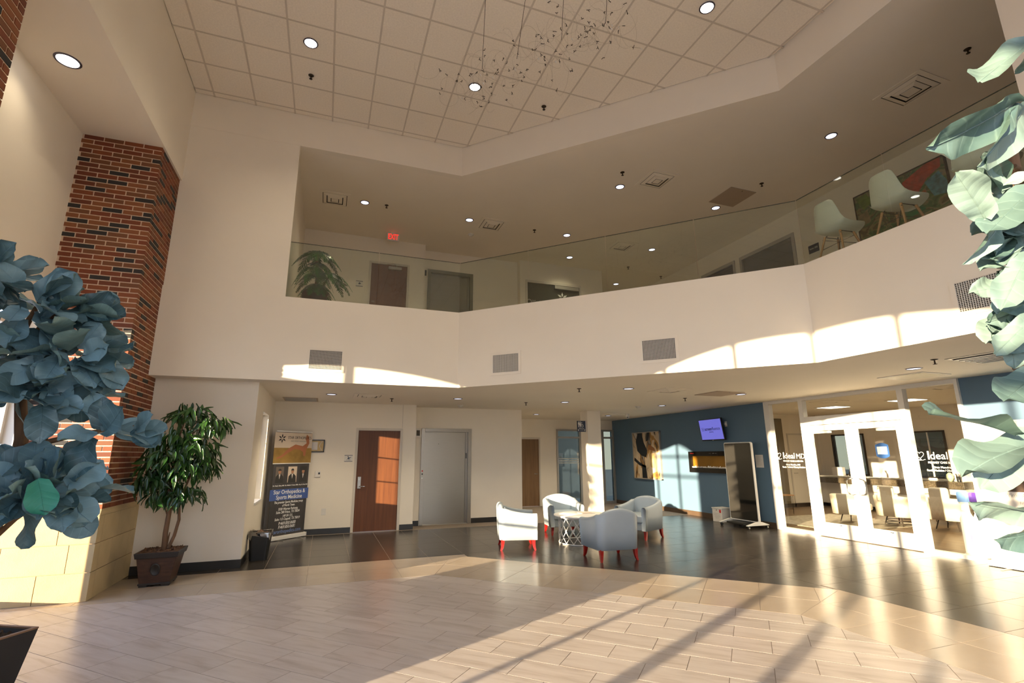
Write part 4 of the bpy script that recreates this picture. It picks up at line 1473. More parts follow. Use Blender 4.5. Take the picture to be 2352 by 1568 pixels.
LAMPS += [(10.15, 5.75, 2.78, 110), (9.98, 7.80, 2.78, 110), (12.7, 9.65, 2.78, 130), (12.7, 7.80, 2.78, 130)]
for x, y, z, pw_ in LAMPS:
    ld = bpy.data.lights.new('fixture_lamp', 'SPOT')
    ld.energy = pw_
    ld.color = (1.0, 0.84, 0.58)
    ld.spot_size = math.radians(130)
    ld.spot_blend = 0.9
    ld.shadow_soft_size = 0.07
    lo = bpy.data.objects.new('fixture_lamp', ld)
    lo.location = (x, y, z - 0.05)
    C.objects.link(lo)


def sprinkler(label, x, y, z, group):
    t = thing('sprinkler', label, 'sprinkler', (x, y, z), group=group)
    obj('escutcheon', MB().lathe([(0.012, -0.014), (0.036, -0.008), (0.042, -0.0008)], (x, y, z), 18), M['darkmetal'], t)
    obj('head', MB().lathe([(0.010, -0.060), (0.008, -0.012)], (x, y, z), 10), M['darkmetal'], t)
    obj('deflector', MB().lathe([(0.0, -0.066), (0.024, -0.064), (0.024, -0.060), (0.0, -0.060)], (x, y, z), 14), M['darkmetal'], t)


for x, y, lb in ((1.23, 10.55, 'sprinkler right of the square vent over the wood door'), (4.18, 10.47, 'sprinkler above the wall right of the elevator'),
                 (4.19, 7.93, 'sprinkler near the balcony edge over the left armchair'), (7.06, 8.64, 'sprinkler left of the access panel, before the wall screen'),
                 (7.17, 4.00, 'sprinkler between the clinic troffer and the long linear vent')):
    sprinkler(lb, x, y, CL, 'sprinklers in the lobby ceiling')
for x, y, lb in ((0.88, 10.16, 'upper sprinkler right of the first upstairs downlight, above the exit sign'), (4.35, 10.22, 'upper sprinkler right of the elevator vent'),
                 (4.97, 7.34, 'upper sprinkler above the downlight by the middle vent'), (7.81, 6.75, 'upper sprinkler right of the tan access panel'),
                 (7.69, 3.20, 'upper sprinkler farthest right, above the right tree'), (7.83, 11.56, 'upper sprinkler through the guard glass, over the corridor'),
                 (9.20, 11.9, 'upper sprinkler lowest behind the glass near the side doors')):
    sprinkler(lb, x, y, ZS, 'sprinklers in the balcony ceiling')
for x, y, lb in ((-0.62, 7.43, 'sprinkler in the tile ceiling below the left bright downlight'), (3.13, 6.85, 'sprinkler in the tile ceiling right of the chandelier downlight')):
    sprinkler(lb, x, y, ZT, 'sprinklers in the tile ceiling')


def square_vent(label, x, y, z, half, cat='vent'):
    t = thing('ceiling_vent', label, cat, (x, y, z), group='square ceiling vents')
    fl = MB()
    h, i = half, half - 0.07
    for a, b, c, d in ((-h, h, -h, -i), (-h, h, i, h), (-h, -i, -i, i), (i, h, -i, i)):
        fl.box(x + a, x + b, y + c, y + d, z - 0.010, z - 0.0008)
    obj('flange', fl, M['ceil'], t)
    obj('shade_plate', MB().box(x - i, x + i, y - i, y + i, z - 0.003, z - 0.0009), M['void'], t)  # dark plate on the ceiling, painted shade behind the louvers
    for k in range(2):
        o_, n_, zo, zn = i - 0.012 - 0.082 * k, i - 0.076 - 0.082 * k, z - 0.006 - 0.008 * k, z - 0.024 - 0.008 * k
        lv = MB()
        for sx, sy in ((1, 0), (-1, 0), (0, 1), (0, -1)):
            if sx:
                q = [(x + sx * o_, y - o_, zo), (x + sx * o_, y + o_, zo), (x + sx * n_, y + n_, zn), (x + sx * n_, y - n_, zn)]
            else:
                q = [(x - o_, y + sy * o_, zo), (x + o_, y + sy * o_, zo), (x + n_, y + sy * n_, zn), (x - n_, y + sy * n_, zn)]
            lv.add(q + [(p[0], p[1], p[2] - 0.003) for p in q], [(0, 1, 2, 3), (7, 6, 5, 4), (0, 4, 5, 1), (1, 5, 6, 2), (2, 6, 7, 3), (3, 7, 4, 0)])
        obj('louver', lv, M['ceil'], t)
    c_ = i - 0.172
    obj('center_plate', MB().box(x - c_, x + c_, y - c_, y + c_, z - 0.036, z - 0.026), M['ceil'], t, bevel=0.004)
    return t


square_vent('square vent in the lobby ceiling above the wood door', 0.75, 10.15, CL, 0.29)
square_vent('square vent in the lobby ceiling over the seating group', 5.92, 7.66, CL, 0.29)
square_vent('square vent in the lobby ceiling behind the restroom column', 7.75, 12.75, CL, 0.29)
square_vent('square upstairs vent at the far left above the palm', -0.17, 10.25, ZS, 0.31)
square_vent('square upstairs vent above the upper elevator', 3.29, 10.30, ZS, 0.31)
square_vent('square upstairs vent in the middle of the balcony ceiling', 5.76, 7.35, ZS, 0.31)
square_vent('square upstairs vent seen through the guard glass', 6.86, 10.35, ZS, 0.31)
square_vent('largest looking square upstairs vent at the far right', 7.80, 3.98, ZS, 0.33)
lin = thing('linear_vent', 'long vent with bright metal blades at right edge of lobby ceiling', 'vent', (7.68, 3.45, CL))
obj('flange', MB().box(7.28, 8.08, 2.95, 3.95, CL - 0.008, CL - 0.0008), M['alug'], lin)
obj('shade_plate', MB().box(7.33, 8.03, 3.0, 3.90, CL - 0.011, CL - 0.008), M['void'], lin)  # dark sheet painted as the shade between the blades
for k in range(6):
    obj('blade', MB().box(7.36 + 0.115 * k, 7.42 + 0.115 * k, 3.0, 3.90, CL - 0.022, CL - 0.011), M['steel'], lin)
slot = thing('slot_vent', 'dark slot return vent in the lobby ceiling above the banner', 'vent', (-0.53, 11.2, CL))
obj('flange', MB().box(-0.86, -0.20, 10.88, 11.60, CL - 0.006, CL - 0.0008), M['access'], slot)
for k in range(9):
    obj('slat', MB().box(-0.83, -0.23, 10.92 + 0.073 * k, 10.955 + 0.073 * k, CL - 0.014, CL - 0.006), M['alug'], slot)


def panel(label, x0, x1, y0, y1, z):
    t = thing('access_panel', label, 'panel', ((x0 + x1) / 2, (y0 + y1) / 2, z), group='tan ceiling access panels')
    obj('door', MB().box(x0, x1, y0, y1, z - 0.012, z - 0.0008), M['access'], t, bevel=0.002)
    obj('latch', MB().lathe([(0.012, -0.015), (0.012, -0.012)], ((x0 + x1) / 2, y0 + 0.05, z), 10), M['chrome'], t)


panel('tan access panel in the lobby ceiling by the blue wall', 6.84, 7.50, 7.44, 8.08, CL)
panel('tan access panel in the upper ceiling right of the middle vent', 7.33, 7.98, 7.05, 7.70, ZS)
tr = thing('troffer', 'white recessed troffer in the lobby ceiling before the clinic', 'light fixture', (8.4, 5.0, CL))
obj('housing', MB().box(8.08, 8.74, 4.69, 5.34, CL - 0.010, CL - 0.0008), M['plate'], tr)
obj('lens', MB().box(8.13, 8.69, 4.74, 5.29, CL - 0.013, CL - 0.010), mat('unlit prismatic lens', (0.62, 0.58, 0.48), 0.4, bump=0.3, bscale=90), tr)
for x, y, lb in ((10.15, 5.75, 'lit troffer nearest the right clinic pane'), (9.98, 7.80, 'lit troffer above the left clinic door transom'), (12.7, 9.65, 'lit troffer deep in the clinic on the left'), (12.7, 7.80, 'lit troffer deep in the clinic, middle')):
    t = thing('troffer', lb, 'light fixture', (x, y, 2.80), group='lit troffers in the clinic ceiling')
    obj('housing', MB().box(x - 0.31, x + 0.31, y - 0.31, y + 0.31, 2.79, 2.7992), M['plate'], t)
    obj('lens', MB().box(x - 0.27, x + 0.27, y - 0.27, y + 0.27, 2.786, 2.79), M['troffer'], t)
square_vent('square clinic vent behind the right pane', 10.9, 6.0, 2.80, 0.29)
square_vent('square clinic vent behind the door transom', 11.2, 8.6, 2.80, 0.29)


def smoke(label, x, y, z):
    t = thing('smoke_detector', label, 'detector', (x, y, z), group='smoke detectors')
    obj('base', MB().lathe([(0.066, -0.018), (0.072, -0.012), (0.072, -0.0008)], (x, y, z), 22), M['plate'], t)
    obj('head', MB().lathe([(0.0, -0.052), (0.03, -0.050), (0.046, -0.036), (0.05, -0.018)], (x, y, z), 22), M['plate'], t)


smoke('smoke detector on the lobby ceiling in front of the elevator', 2.92, 11.48, CL)
smoke('smoke detector on the lobby ceiling right of the column', 7.16, 10.52, CL)
smoke('smoke detector on the balcony ceiling under the elevator vent', 2.98, 10.96, ZS)
cm = thing('dome_camera', 'white dome camera with dark eye near the blue wall corner', 'camera', (8.18, 12.57, CL))
obj('mount', MB().lathe([(0.05, -0.04), (0.06, -0.02), (0.06, -0.0008)], (8.18, 12.57, CL), 20), M['plate'], cm)
obj('body', MB().lathe([(0.0, -0.14), (0.03, -0.13), (0.055, -0.10), (0.06, -0.07), (0.05, -0.04)], (8.18, 12.57, CL), 20), M['plate'], cm)
obj('eye', MB().lathe([(0.0, -0.02), (0.02, -0.012), (0.028, 0.0)], (8.15, 12.52, CL - 0.10), 14), M['black'], cm)
ex = thing('exit_sign', 'white hanging exit sign with red letters on upper ceiling', 'sign', (1.19, 11.5, ZS))
obj('canopy', MB().box(1.13, 1.25, 11.47, 11.53, ZS - 0.02, ZS - 0.0008), M['plate'], ex)
obj('sign_panel', MB().box(1.045, 1.335, 11.485, 11.515, ZS - 0.215, ZS - 0.02), M['plate'], ex, bevel=0.004)
text('letters', 'EXIT', 0.20, (1.19, 11.4835, ZS - 0.118), X, Z, M['exitred'], ex, squeeze=0.60, bold=0.003)

# return-air grilles in the balcony face
def grille(label, c, ux, un, wdt, hgt):
    c, ux, un = Vector(c), Vector(ux).normalized(), Vector(un).normalized()
    t = thing('wall_grille', label, 'grille', c, group='egg-crate grilles in the balcony face')
    hw, hh = wdt / 2, hgt / 2
    fl = MB()
    f = 0.045
    for a, b, hx, hz in ((0, hh + f / 2, hw + f, f / 2), (0, -hh - f / 2, hw + f, f / 2), (hw + f / 2, 0, f / 2, hh), (-hw - f / 2, 0, f / 2, hh)):
        fl.obox(c + ux * a + Z * b + un * 0.006, ux * hx, un * 0.005, Z * hz)
    obj('flange', fl, M['wall'], t)
    obj('shade_plate', MB().obox(c + un * 0.0012, ux * hw, un * 0.001, Z * hh), M['void'], t)  # thin dark sheet, painted shade behind the egg-crate
    n1, n2 = 23, 16
    for k in range(n1 + 1):
        obj('vertical_blade', MB().obox(c + ux * (-hw + wdt * k / n1) + un * 0.008, ux * 0.0026, un * 0.007, Z * hh), M['plate'], t)
    for k in range(n2 + 1):
        obj('horizontal_blade', MB().obox(c + Z * (-hh + hgt * k / n2) + un * 0.006, ux * hw, un * 0.005, Z * 0.0024), M['plate'], t)


dD = Vector((1, -1, 0)).normalized()
nD_ = Vector((-1, -1, 0)).normalized()
grille('egg-crate grille on the left balcony face, half sunlit', (-0.085, YF, 3.10), X, -Y, 0.49, 0.30)
mid = lambda t: Vector((2.10, 8.46, 0)) + dD * t
grille('smaller looking egg-crate grille left on the diagonal balcony face', (2.757 - 0.0, PD - 2.757, 3.10), dD, nD_, 0.47, 0.30)
grille('egg-crate grille right on the diagonal balcony face', (4.53, PD - 4.53, 3.10), dD, nD_, 0.47, 0.30)
grille('large egg-crate grille on the right balcony face by the tree', (XR, 2.76, 3.12), -Y, -X, 0.47, 0.30)

# ---- chandelier of looping wires
ch = thing('chandelier', 'hanging chandelier of looping fine wires with tiny dark clips', 'chandelier', (1.85, 4.2, 5.8))
rng = random.Random(11)
wires, clips, gl = MB(), MB(), MB()
A0, A1 = Vector((1.10, 4.95, 5.72)), Vector((2.62, 3.45, 5.86))
for k in range(112):
    t = rng.random()
    c = A0.lerp(A1, t) + Vector((rng.gauss(0, 0.13), rng.gauss(0, 0.13), rng.gauss(0, 0.12)))
    r = rng.uniform(0.07, 0.16)
    n = Vector((rng.gauss(0, 1), rng.gauss(0, 1), rng.gauss(0, 1))).normalized()
    a = n.orthogonal().normalized()
    b = n.cross(a)
    s0, sp = rng.uniform(0, 2 * PI), rng.uniform(2.2, 5.0)
    path = [c + (a * math.cos(s0 + sp * i / 12) + b * math.sin(s0 + sp * i / 12)) * r * (1 + 0.15 * i / 12) for i in range(13)]
    wires.tube(path, 0.0009, 4, cap=False)
    if k % 1 == 0:
        e_ = path[0]
        for _ in range(3):
            d = Vector((rng.gauss(0, 1), rng.gauss(0, 1), rng.gauss(0, 1))).normalized()
            clips.tube([e_ - d * 0.005, e_ + d * 0.020], [0.0028, 0.0036], 5)
    if k % 9 == 0:
        gl.tube([path[6], path[6] + Vector((0.012, 0, -0.02))], [0.006, 0.003], 5)
for nm, mb, mt in (('wire_loops', wires, M['wire']), ('clips', clips, M['clip']), ('crystal_tips', gl, M['white'])):
    o = obj(nm, mb, mt, ch)
    o['kind'] = 'stuff'
for p, q in (((1.36, 4.62, 5.83), (1.45, 4.75, ZT)), ((1.68, 4.36, 5.84), (1.80, 4.0, ZT)), ((2.05, 4.0, 5.88), (2.10, 3.85, ZT)), ((2.40, 3.68, 5.92), (2.5, 3.6, ZT))):
    obj('cable', MB().tube([p, q], 0.0028, 5), M['clip'], ch)

# ================================================================== LOBBY FURNITURE
def armchair_meshes():
    """tub chair, seat facing local +Y, width 0.74, depth 0.70"""
    w, d, r = 0.37, 0.35, 0.13
    path = []
    front = d - 0.02
    path.append((-w, front))
    for i in range(6):
        path.append((-w, front - (front + d - r) * (i + 1) / 6))
    for i in range(1, 7):
        a = PI + (PI / 2) * i / 6
        path.append((-w + r + r * math.cos(a), -d + r + r * math.sin(a)))
    for i in range(1, 9):
        path.append((-w + r + (2 * w - 2 * r) * i / 8, -d))
    for i in range(1, 7):
        a = 1.5 * PI + (PI / 2) * i / 6
        path.append((w - r + r * math.cos(a), -d + r + r * math.sin(a)))
    for i in range(6):
        path.append((w, -d + r + (front + d - r) * (i + 1) / 6))
    n = len(path)
    v, f = [], []
    th = 0.105
    prof = None
    for i, (x, y) in enumerate(path):
        # height: arms 0.60 at the front, rising to the corner, back crowned 0.80
        if y > -d + r:
            t = (front - y) / (front + d - r)
            h = 0.595 + 0.085 * t * t
        else:
            u = min(1, abs(x) / (w - 0.02))
            h = 0.685 + 0.085 * max(0.0, math.cos(u * PI / 2)) ** 0.9
        # inward normal
        p, q = path[max(i - 1, 0)], path[min(i + 1, n - 1)]
        tx, ty = q[0] - p[0], q[1] - p[1]
        ln = math.hypot(tx, ty)
        nx, ny = -ty / ln, tx / ln
        flare = 0.028
        ring = [(flare, 0.165), (flare * 0.4, 0.40), (0.0, h - 0.05), (0.012, h - 0.015), (0.035, h), (th - 0.035, h), (th - 0.012, h - 0.012), (th, h - 0.05), (th + 0.01, 0.36), (th + 0.01, 0.165)]
        if prof is None:
            prof = len(ring)
        for off, z in ring:
            v.append((x + nx * off, y + ny * off, z))
    for i in range(n - 1):
        for k in range(prof):
            a, b = i * prof + k, i * prof + (k + 1) % prof
            c, e_ = (i + 1) * prof + (k + 1) % prof, (i + 1) * prof + k
            f.append((a, b, c, e_))
    f.append(tuple(range(prof)))
    f.append(tuple((n - 1) * prof + k for k in range(prof - 1, -1, -1)))
    shell = MB().add(v, f, True)
    # front panels of the arms swell a little
    seat = MB().box(-w + 0.085, w - 0.085, -d + 0.09, front + 0.015, 0.30, 0.445)
    base = MB().box(-w + 0.06, w - 0.06, -d + 0.05, front - 0.012, 0.165, 0.305)
    return shell, seat, base, w, d, front


shell_mb, seat_mb, base_mb, AW, AD, AFR = armchair_meshes()


def first_armchair(loc, rz, label):
    t = thing('armchair', label, 'armchair', loc, rz, group='tub armchairs around the round table')
    sh = obj('shell', shell_mb, M['leather'], t, world=False)
    seam = MB()
    for sx in (-1, 1):
        seam.tube([(sx * (AW - 0.118), -AD + 0.13, 0.44), (sx * (AW - 0.112), -AD + 0.122, 0.70)], 0.004, 6)
    obj('back_seam', seam, M['leather'], sh, world=False)
    obj('seat_cushion', seat_mb, M['leather'], t, world=False, bevel=0.03, seg=3)
    obj('front_panel', base_mb, M['leather'], t, world=False, bevel=0.012)
    for sx, sy in ((-1, 1), (1, 1), (-1, -1), (1, -1)):
        x, y = sx * (AW - 0.075), (AFR - 0.065) if sy > 0 else (-AD + 0.085)
        leg = MB()
        rings = []
        for z, hw, ox in ((0.175, 0.030, 0.0), (0.10, 0.025, 0.004), (0.04, 0.020, 0.014), (0.0, 0.015, 0.030)):
            cx, cy = x + sx * ox * 0.5, y + sy * ox
            rings.append([(cx - hw, cy - hw, z), (cx + hw, cy - hw, z), (cx + hw, cy + hw, z), (cx - hw, cy + hw, z)])
        vv = [p for rg_ in rings for p in rg_]
        ff = [(i * 4 + k, (i + 1) * 4 + k, (i + 1) * 4 + (k + 1) % 4, i * 4 + (k + 1) % 4) for i in range(3) for k in range(4)] + [(0, 1, 2, 3), (15, 14, 13, 12)]
        leg.add(vv, ff)
        obj('leg', leg, M['redleg'], t, world=False)
    return t


ch0 = first_armchair((3.33, 8.87, 0), math.radians(-105), 'armchair left of the round table, sunlit side towards us, bright red legs')
copy_thing(ch0, (4.80, 10.02, 0), math.radians(-190), 'armchair behind the round table before the corridor, open side facing us')
copy_thing(ch0, (6.00, 8.98, 0), math.radians(112), 'armchair right of the round table, opening turned to the left')
copy_thing(ch0, (4.375, 7.43, 0), math.radians(-2), 'armchair in front of the round table with its shaded back to us')

TX, TY = 4.66, 8.87
tb = thing('coffee_table', 'round white table with crossed rod drum base amid armchairs', 'table', (TX, TY, 0))
obj('tabletop', MB().lathe([(0.50, 0.462), (0.535, 0.468), (0.54, 0.478), (0.54, 0.492), (0.535, 0.498), (0.0, 0.499)], (TX, TY, 0), 64), M['white'], tb)
for z in (0.010, 0.452):
    obj('ring', MB().tube([(TX + 0.445 * math.cos(2 * PI * i / 48), TY + 0.445 * math.sin(2 * PI * i / 48), z) for i in range(49)], 0.0098, 8, cap=False), M['white'], tb)
for k in range(18):
    a = 2 * PI * k / 18
    for z0, z1, sg in ((0.45, 0.20, 1), (0.45, 0.22, -1), (0.02, 0.26, 1), (0.02, 0.24, -1)):
        da = 0.40 * sg
        p = (TX + 0.445 * math.cos(a), TY + 0.445 * math.sin(a), z0)
        q = (TX + 0.445 * math.cos(a + da), TY + 0.445 * math.sin(a + da), z1)
        m_ = (TX + 0.45 * math.cos(a + da / 2), TY + 0.45 * math.sin(a + da / 2), (z0 + z1) / 2)
        obj('rod', MB().tube([p, m_, q], 0.0065, 6), M['white'], tb)
mg = thing('magazine', 'pale printed leaflet lying open on the round white table', 'magazine', (4.80, 8.98, 0.50))
obj('cover', MB().box(4.66, 4.94, 8.87, 9.08, 0.5005, 0.505), M['paper'], mg)
obj('picture', MB().box(4.69, 4.90, 8.90, 9.05, 0.505, 0.5056), mat('pink grey print', (0.52, 0.40, 0.34), 0.6, var=0.2, scale=12), mg)

# ---- digital kiosk on castors, parked askew by the blue wall
kx = 8.97
kk = thing('display_kiosk', 'tall black screen kiosk on castors by the blue wall', 'kiosk', (kx, 9.315, 0))


def rrect(y0, y1, z0, z1, r, n=6):
    pts = []
    for cy, cz, a0 in ((y1 - r, z1 - r, 0), (y0 + r, z1 - r, PI / 2), (y0 + r, z0 + r, PI), (y1 - r, z0 + r, 1.5 * PI)):
        for i in range(n + 1):
            a = a0 + PI / 2 * i / n
            pts.append((cy + r * math.cos(a), cz + r * math.sin(a)))
    return pts


obj('housing', MB().extrude(rrect(8.905, 9.735, 0.13, 1.855, 0.045), (kx, 0, 0), Y, Z, X, 0.055), M['alu'], kk, bevel=0.004)
obj('screen_glass', MB().extrude(rrect(8.925, 9.715, 0.15, 1.835, 0.03), (kx - 0.003, 0, 0), Y, Z, X, 0.003), M['blackgloss'], kk)
obj('base_plate', MB().box(kx - 0.28, kx + 0.28, 9.07, 9.57, 0.075, 0.115), M['black'], kk, bevel=0.01)
for y in (8.90, 9.70):
    ft = MB().extrude([(-0.33, 0.070), (-0.33, 0.085), (-0.05, 0.145), (0.08, 0.145), (0.28, 0.085), (0.28, 0.070)], (kx, y, 0), X, Z, Y, 0.05)
    fo = obj('foot', ft, M['alu'], kk, bevel=0.004)
    for dx in (-0.28, 0.24):
        cs = obj('castor', MB().tube([(kx + dx, y + 0.008, 0.032), (kx + dx, y + 0.042, 0.032)], 0.032, 16), M['black'], kk)
        obj('hub', MB().tube([(kx + dx, y + 0.004, 0.032), (kx + dx, y + 0.046, 0.032)], 0.014, 12).tube([(kx + dx, y + 0.025, 0.06), (kx + dx, y + 0.025, 0.078)], 0.012, 8), M['chrome'], cs)

sb = thing('suggestion_box', 'white box with red sticker on floor left of kiosk', 'box', (9.18, 10.22, 0))
obj('body', MB().box(9.02, 9.34, 10.06, 10.38, 0, 0.30), M['plate'], sb, bevel=0.006)
obj('lid', MB().box(9.01, 9.35, 10.05, 10.39, 0.30, 0.325), M['plate'], sb, bevel=0.004)
obj('sticker', MB().box(9.018, 9.0195, 10.085, 10.145, 0.215, 0.285), M['red'], sb)
obj('lock', MB().tube([(9.019, 10.235, 0.27), (9.012, 10.235, 0.27)], 0.010, 10), M['black'], sb)
for k, (a, b) in enumerate(((10.11, 10.34), (10.13, 10.33), (10.12, 10.31), (10.17, 10.29))):
    obj('text_line', MB().box(9.0182, 9.0196, a, b, 0.188 - 0.034 * k, 0.194 - 0.034 * k), M['greyink'], sb)

# ---- things on the blue wall
pa = thing('painting', 'tall cream and black abstract painting on the blue wall', 'painting', (9.38, 13.45, 1.56))
fr = MB()
y0, y1, z0, z1 = 12.73, 14.17, 0.85, 2.28
for a, b, c, d in ((y0, y1, z0, z0 + 0.025), (y0, y1, z1 - 0.025, z1), (y0, y0 + 0.025, z0, z1), (y1 - 0.025, y1, z0, z1)):
    fr.box(9.345, 9.399, a, b, c, d)
obj('frame', fr, M['alug'], pa)
obj('canvas', MB().box(9.358, 9.392, y0 + 0.022, y1 - 0.022, z0 + 0.022, z1 - 0.022), M['art1'], pa)
for k, (pts, mt) in enumerate((([(13.86, 2.25), (13.64, 2.25), (13.55, 1.95), (13.40, 1.72), (13.46, 1.5), (13.72, 1.56), (13.92, 1.7), (13.98, 2.0)], M['black']),
                               ([(13.38, 2.25), (13.22, 2.25), (13.30, 2.02), (13.44, 1.98)], M['black']),
                               ([(13.30, 1.60), (13.05, 1.62), (13.00, 1.35), (13.08, 1.18), (13.28, 1.22)], M['gold']),
                               ([(12.98, 1.62), (12.80, 1.60), (12.80, 1.22), (12.95, 1.20)], M['greyink']),
                               ([(13.72, 1.30), (13.50, 1.26), (13.46, 0.88), (13.72, 0.88)], M['black']),
                               ([(14.1, 1.50), (13.8, 1.34), (13.5, 1.24), (13.5, 1.19), (13.85, 1.26), (14.12, 1.40)], M['black']),
                               ([(13.30, 1.9), (13.02, 1.78), (12.98, 1.68), (13.34, 1.74)], mat('rust paint', (0.26, 0.11, 0.04), 0.5)),
                               ([(12.95, 1.1), (12.82, 0.9), (13.10, 0.88), (13.2, 1.02)], mat('ochre paint', (0.5, 0.28, 0.08), 0.5)))):
    obj('brush_shape', MB().extrude([(-p[0], p[1]) for p in pts], (9.3575, 0, 0), -Y, Z, X, 0.001), mt, pa)

tv = thing('wall_screen', 'tilted violet display screen mounted high on the blue wall', 'screen', (9.32, 10.45, 2.2))
tvm = Matrix.Rotation(math.radians(-9), 4, 'Y')


def tvb(name, x0, x1, y0, y1, z0, z1, mt, bev=0.0):
    mb = MB().box(x0, x1, y0, y1, z0, z1)
    mb.v = [tuple(Vector((9.27, 10.45, 2.20)) + Matrix.Rotation(math.radians(-7), 3, 'Z') @ (Matrix.Rotation(math.radians(-8), 3, 'Y') @ Vector(p))) for p in mb.v]
    return obj(name, mb, mt, tv, bevel=bev)


tvb('housing', 0.0, 0.045, -0.475, 0.475, -0.275, 0.275, M['black'], 0.005)
tvb('display', -0.002, 0.0, -0.455, 0.455, -0.245, 0.258, M['screen'])
tvb('badge', -0.002, 0.0, -0.03, 0.03, -0.268, -0.258, M['chrome'])
tvR = Matrix.Rotation(math.radians(-7), 3, 'Z') @ Matrix.Rotation(math.radians(-8), 3, 'Y')
c_ = Vector((9.27, 10.45, 2.20))
text('word', 'screen', 0.115, c_ + tvR @ Vector((-0.003, -0.045, 0.02)), tvR @ -Y, tvR @ Z, M['navyink'], tv, 'RIGHT', bold=0.002)
text('word', 'fluence', 0.115, c_ + tvR @ Vector((-0.003, -0.05, 0.02)), tvR @ -Y, tvR @ Z, M['signblue'], tv, 'LEFT')
text('line', 'Initializing', 0.045, c_ + tvR @ Vector((-0.003, 0.0, -0.055)), tvR @ -Y, tvR @ Z, M['navyink'], tv)
ic = MB()
for a, b, c, d in ((-0.045, 0.045, -0.04, -0.034), (-0.045, 0.045, 0.034, 0.04), (-0.045, -0.039, -0.04, 0.04), (0.039, 0.045, -0.04, 0.04), (-0.012, 0.012, -0.012, 0.012)):
    ic.box(-0.0035, -0.002, 0.345 + a, 0.345 + b, 0.02 + c, 0.02 + d)
ic.v = [tuple(c_ + tvR @ Vector(p)) for p in ic.v]
obj('square_icon', ic, M['navyink'], tv)
obj('wall_bracket', MB().box(9.30, 9.399, 10.36, 10.54, 2.10, 2.30), M['black'], tv)
wb = thing('outlet_plate', 'white cable plate on the blue wall right of the screen', 'outlet', (9.39, 10.04, 2.32))
obj('plate', MB().box(9.388, 9.3992, 10.01, 10.08, 2.26, 2.39), M['plate'], wb, bevel=0.002)
obj('plug', MB().box(9.36, 9.388, 10.03, 10.07, 2.30, 2.35), M['plate'], wb, bevel=0.004)

fp = thing('wall_fireplace', 'long black electric fireplace on blue wall behind the kiosk', 'fireplace', (9.39, 10.6, 1.39))
fy0, fy1, fz0, fz1 = 9.72, 11.48, 1.12, 1.66
fm = MB()
for a, b, c, d in ((fy0, fy1, fz1 - 0.115, fz1), (fy0, fy1, fz0, fz0 + 0.12), (fy1 - 0.105, fy1, fz0 + 0.12, fz1 - 0.115), (fy0, fy0 + 0.105, fz0 + 0.12, fz1 - 0.115)):
    fm.box(9.335, 9.3995, a, b, c, d)
obj('surround', fm, M['blackgloss'], fp)
obj('back_panel', MB().box(9.392, 9.3995, fy0 + 0.105, fy1 - 0.105, fz0 + 0.12, fz1 - 0.115), M['amber'], fp)
cr = MB()
for k in range(150):
    y = fy0 + 0.12 + (fy1 - fy0 - 0.24) * rng.random()
    s = rng.uniform(0.007, 0.018)
    z = fz0 + 0.12 + s * 0.6 + rng.random() ** 3 * 0.025
    n = Vector((rng.gauss(0, 1), rng.gauss(0, 1), rng.gauss(0, 1))).normalized()
    a = n.orthogonal().normalized() * s
    cr.obox((9.362 + rng.uniform(-0.014, 0.014), y, z), n * s, a, n.cross(a.normalized()) * s * 0.7)
o = obj('fire_glass', cr, M['crystal'], fp)
o['kind'] = 'stuff'
text('brand_line', 'DECORATIVE', 0.025, (9.334, 11.32, 1.612), -Y, Z, M['red'], fp)
obj('control_marks', MB().box(9.3343, 9.335, 10.60, 10.68, 1.607, 1.612).box(9.3343, 9.335, 10.50, 10.55, 1.605, 1.618).box(9.3343, 9.335, 10.40, 10.47, 1.607, 1.612), M['greyink'], fp)
nt_ = thing('paper_notice', 'white paper notice taped on blue wall beside clinic glazing', 'notice', (9.398, 9.12, 1.43))
obj('sheet', MB().box(9.396, 9.3994, 9.01, 9.23, 1.285, 1.57), M['paper'], nt_)
for k in range(9):
    obj('text_line', MB().box(9.3954, 9.396, 9.05 + 0.012 * (k % 3), 9.205, 1.53 - 0.024 * k, 1.534 - 0.024 * k), M['greyink'], nt_)

# ---- wall by the wooden door
ce = thing('framed_certificate', 'small black framed gilt certificate behind the roll-up banner', 'frame', (-0.2, 11.765, 1.8))
fr = MB()
x0, x1, z0, z1 = -0.42, -0.005, 1.675, 1.94
for a, b, c, d in ((x0, x1, z0, z0 + 0.022), (x0, x1, z1 - 0.022, z1), (x0, x0 + 0.022, z0, z1), (x1 - 0.022, x1, z0, z1)):
    fr.box(a, b, 11.745, 11.7692, c, d)
obj('frame', fr, M['black'], ce)
obj('mat_board', MB().box(x0 + 0.02, x1 - 0.02, 11.758, 11.7692, z0 + 0.02, z1 - 0.02), M['gold'], ce)
obj('sheet', MB().box(x0 + 0.10, x1 - 0.14, 11.756, 11.758, z0 + 0.05, z1 - 0.05), M['paper'], ce)
arcm = MB().tube([(-0.055 - 0.05 * math.sin(PI * i / 10), 11.757, 1.71 + 0.2 * i / 10) for i in range(11)], 0.006, 5)
obj('ornament', arcm, M['paper'], ce)
th_ = thing('thermostat', 'white thermostat with dark display left of the wood door', 'thermostat', (-0.10, 11.76, 1.22))
obj('body', MB().box(-0.155, -0.045, 11.742, 11.7692, 1.16, 1.285), M['plate'], th_, bevel=0.005)
obj('display', MB().box(-0.09, -0.055, 11.7405, 11.742, 1.215, 1.255), M['black'], th_)
ou = thing('outlet_plate', 'white wall outlet low between the banner and door', 'outlet', (0.075, 11.765, 0.45))
obj('plate', MB().box(0.03, 0.12, 11.762, 11.7692, 0.385, 0.515), M['plate'], ou, bevel=0.002)
for z in (0.425, 0.475):
    obj('socket', MB().box(0.055, 0.095, 11.7605, 11.762, z - 0.014, z + 0.014), M['paper'], ou)
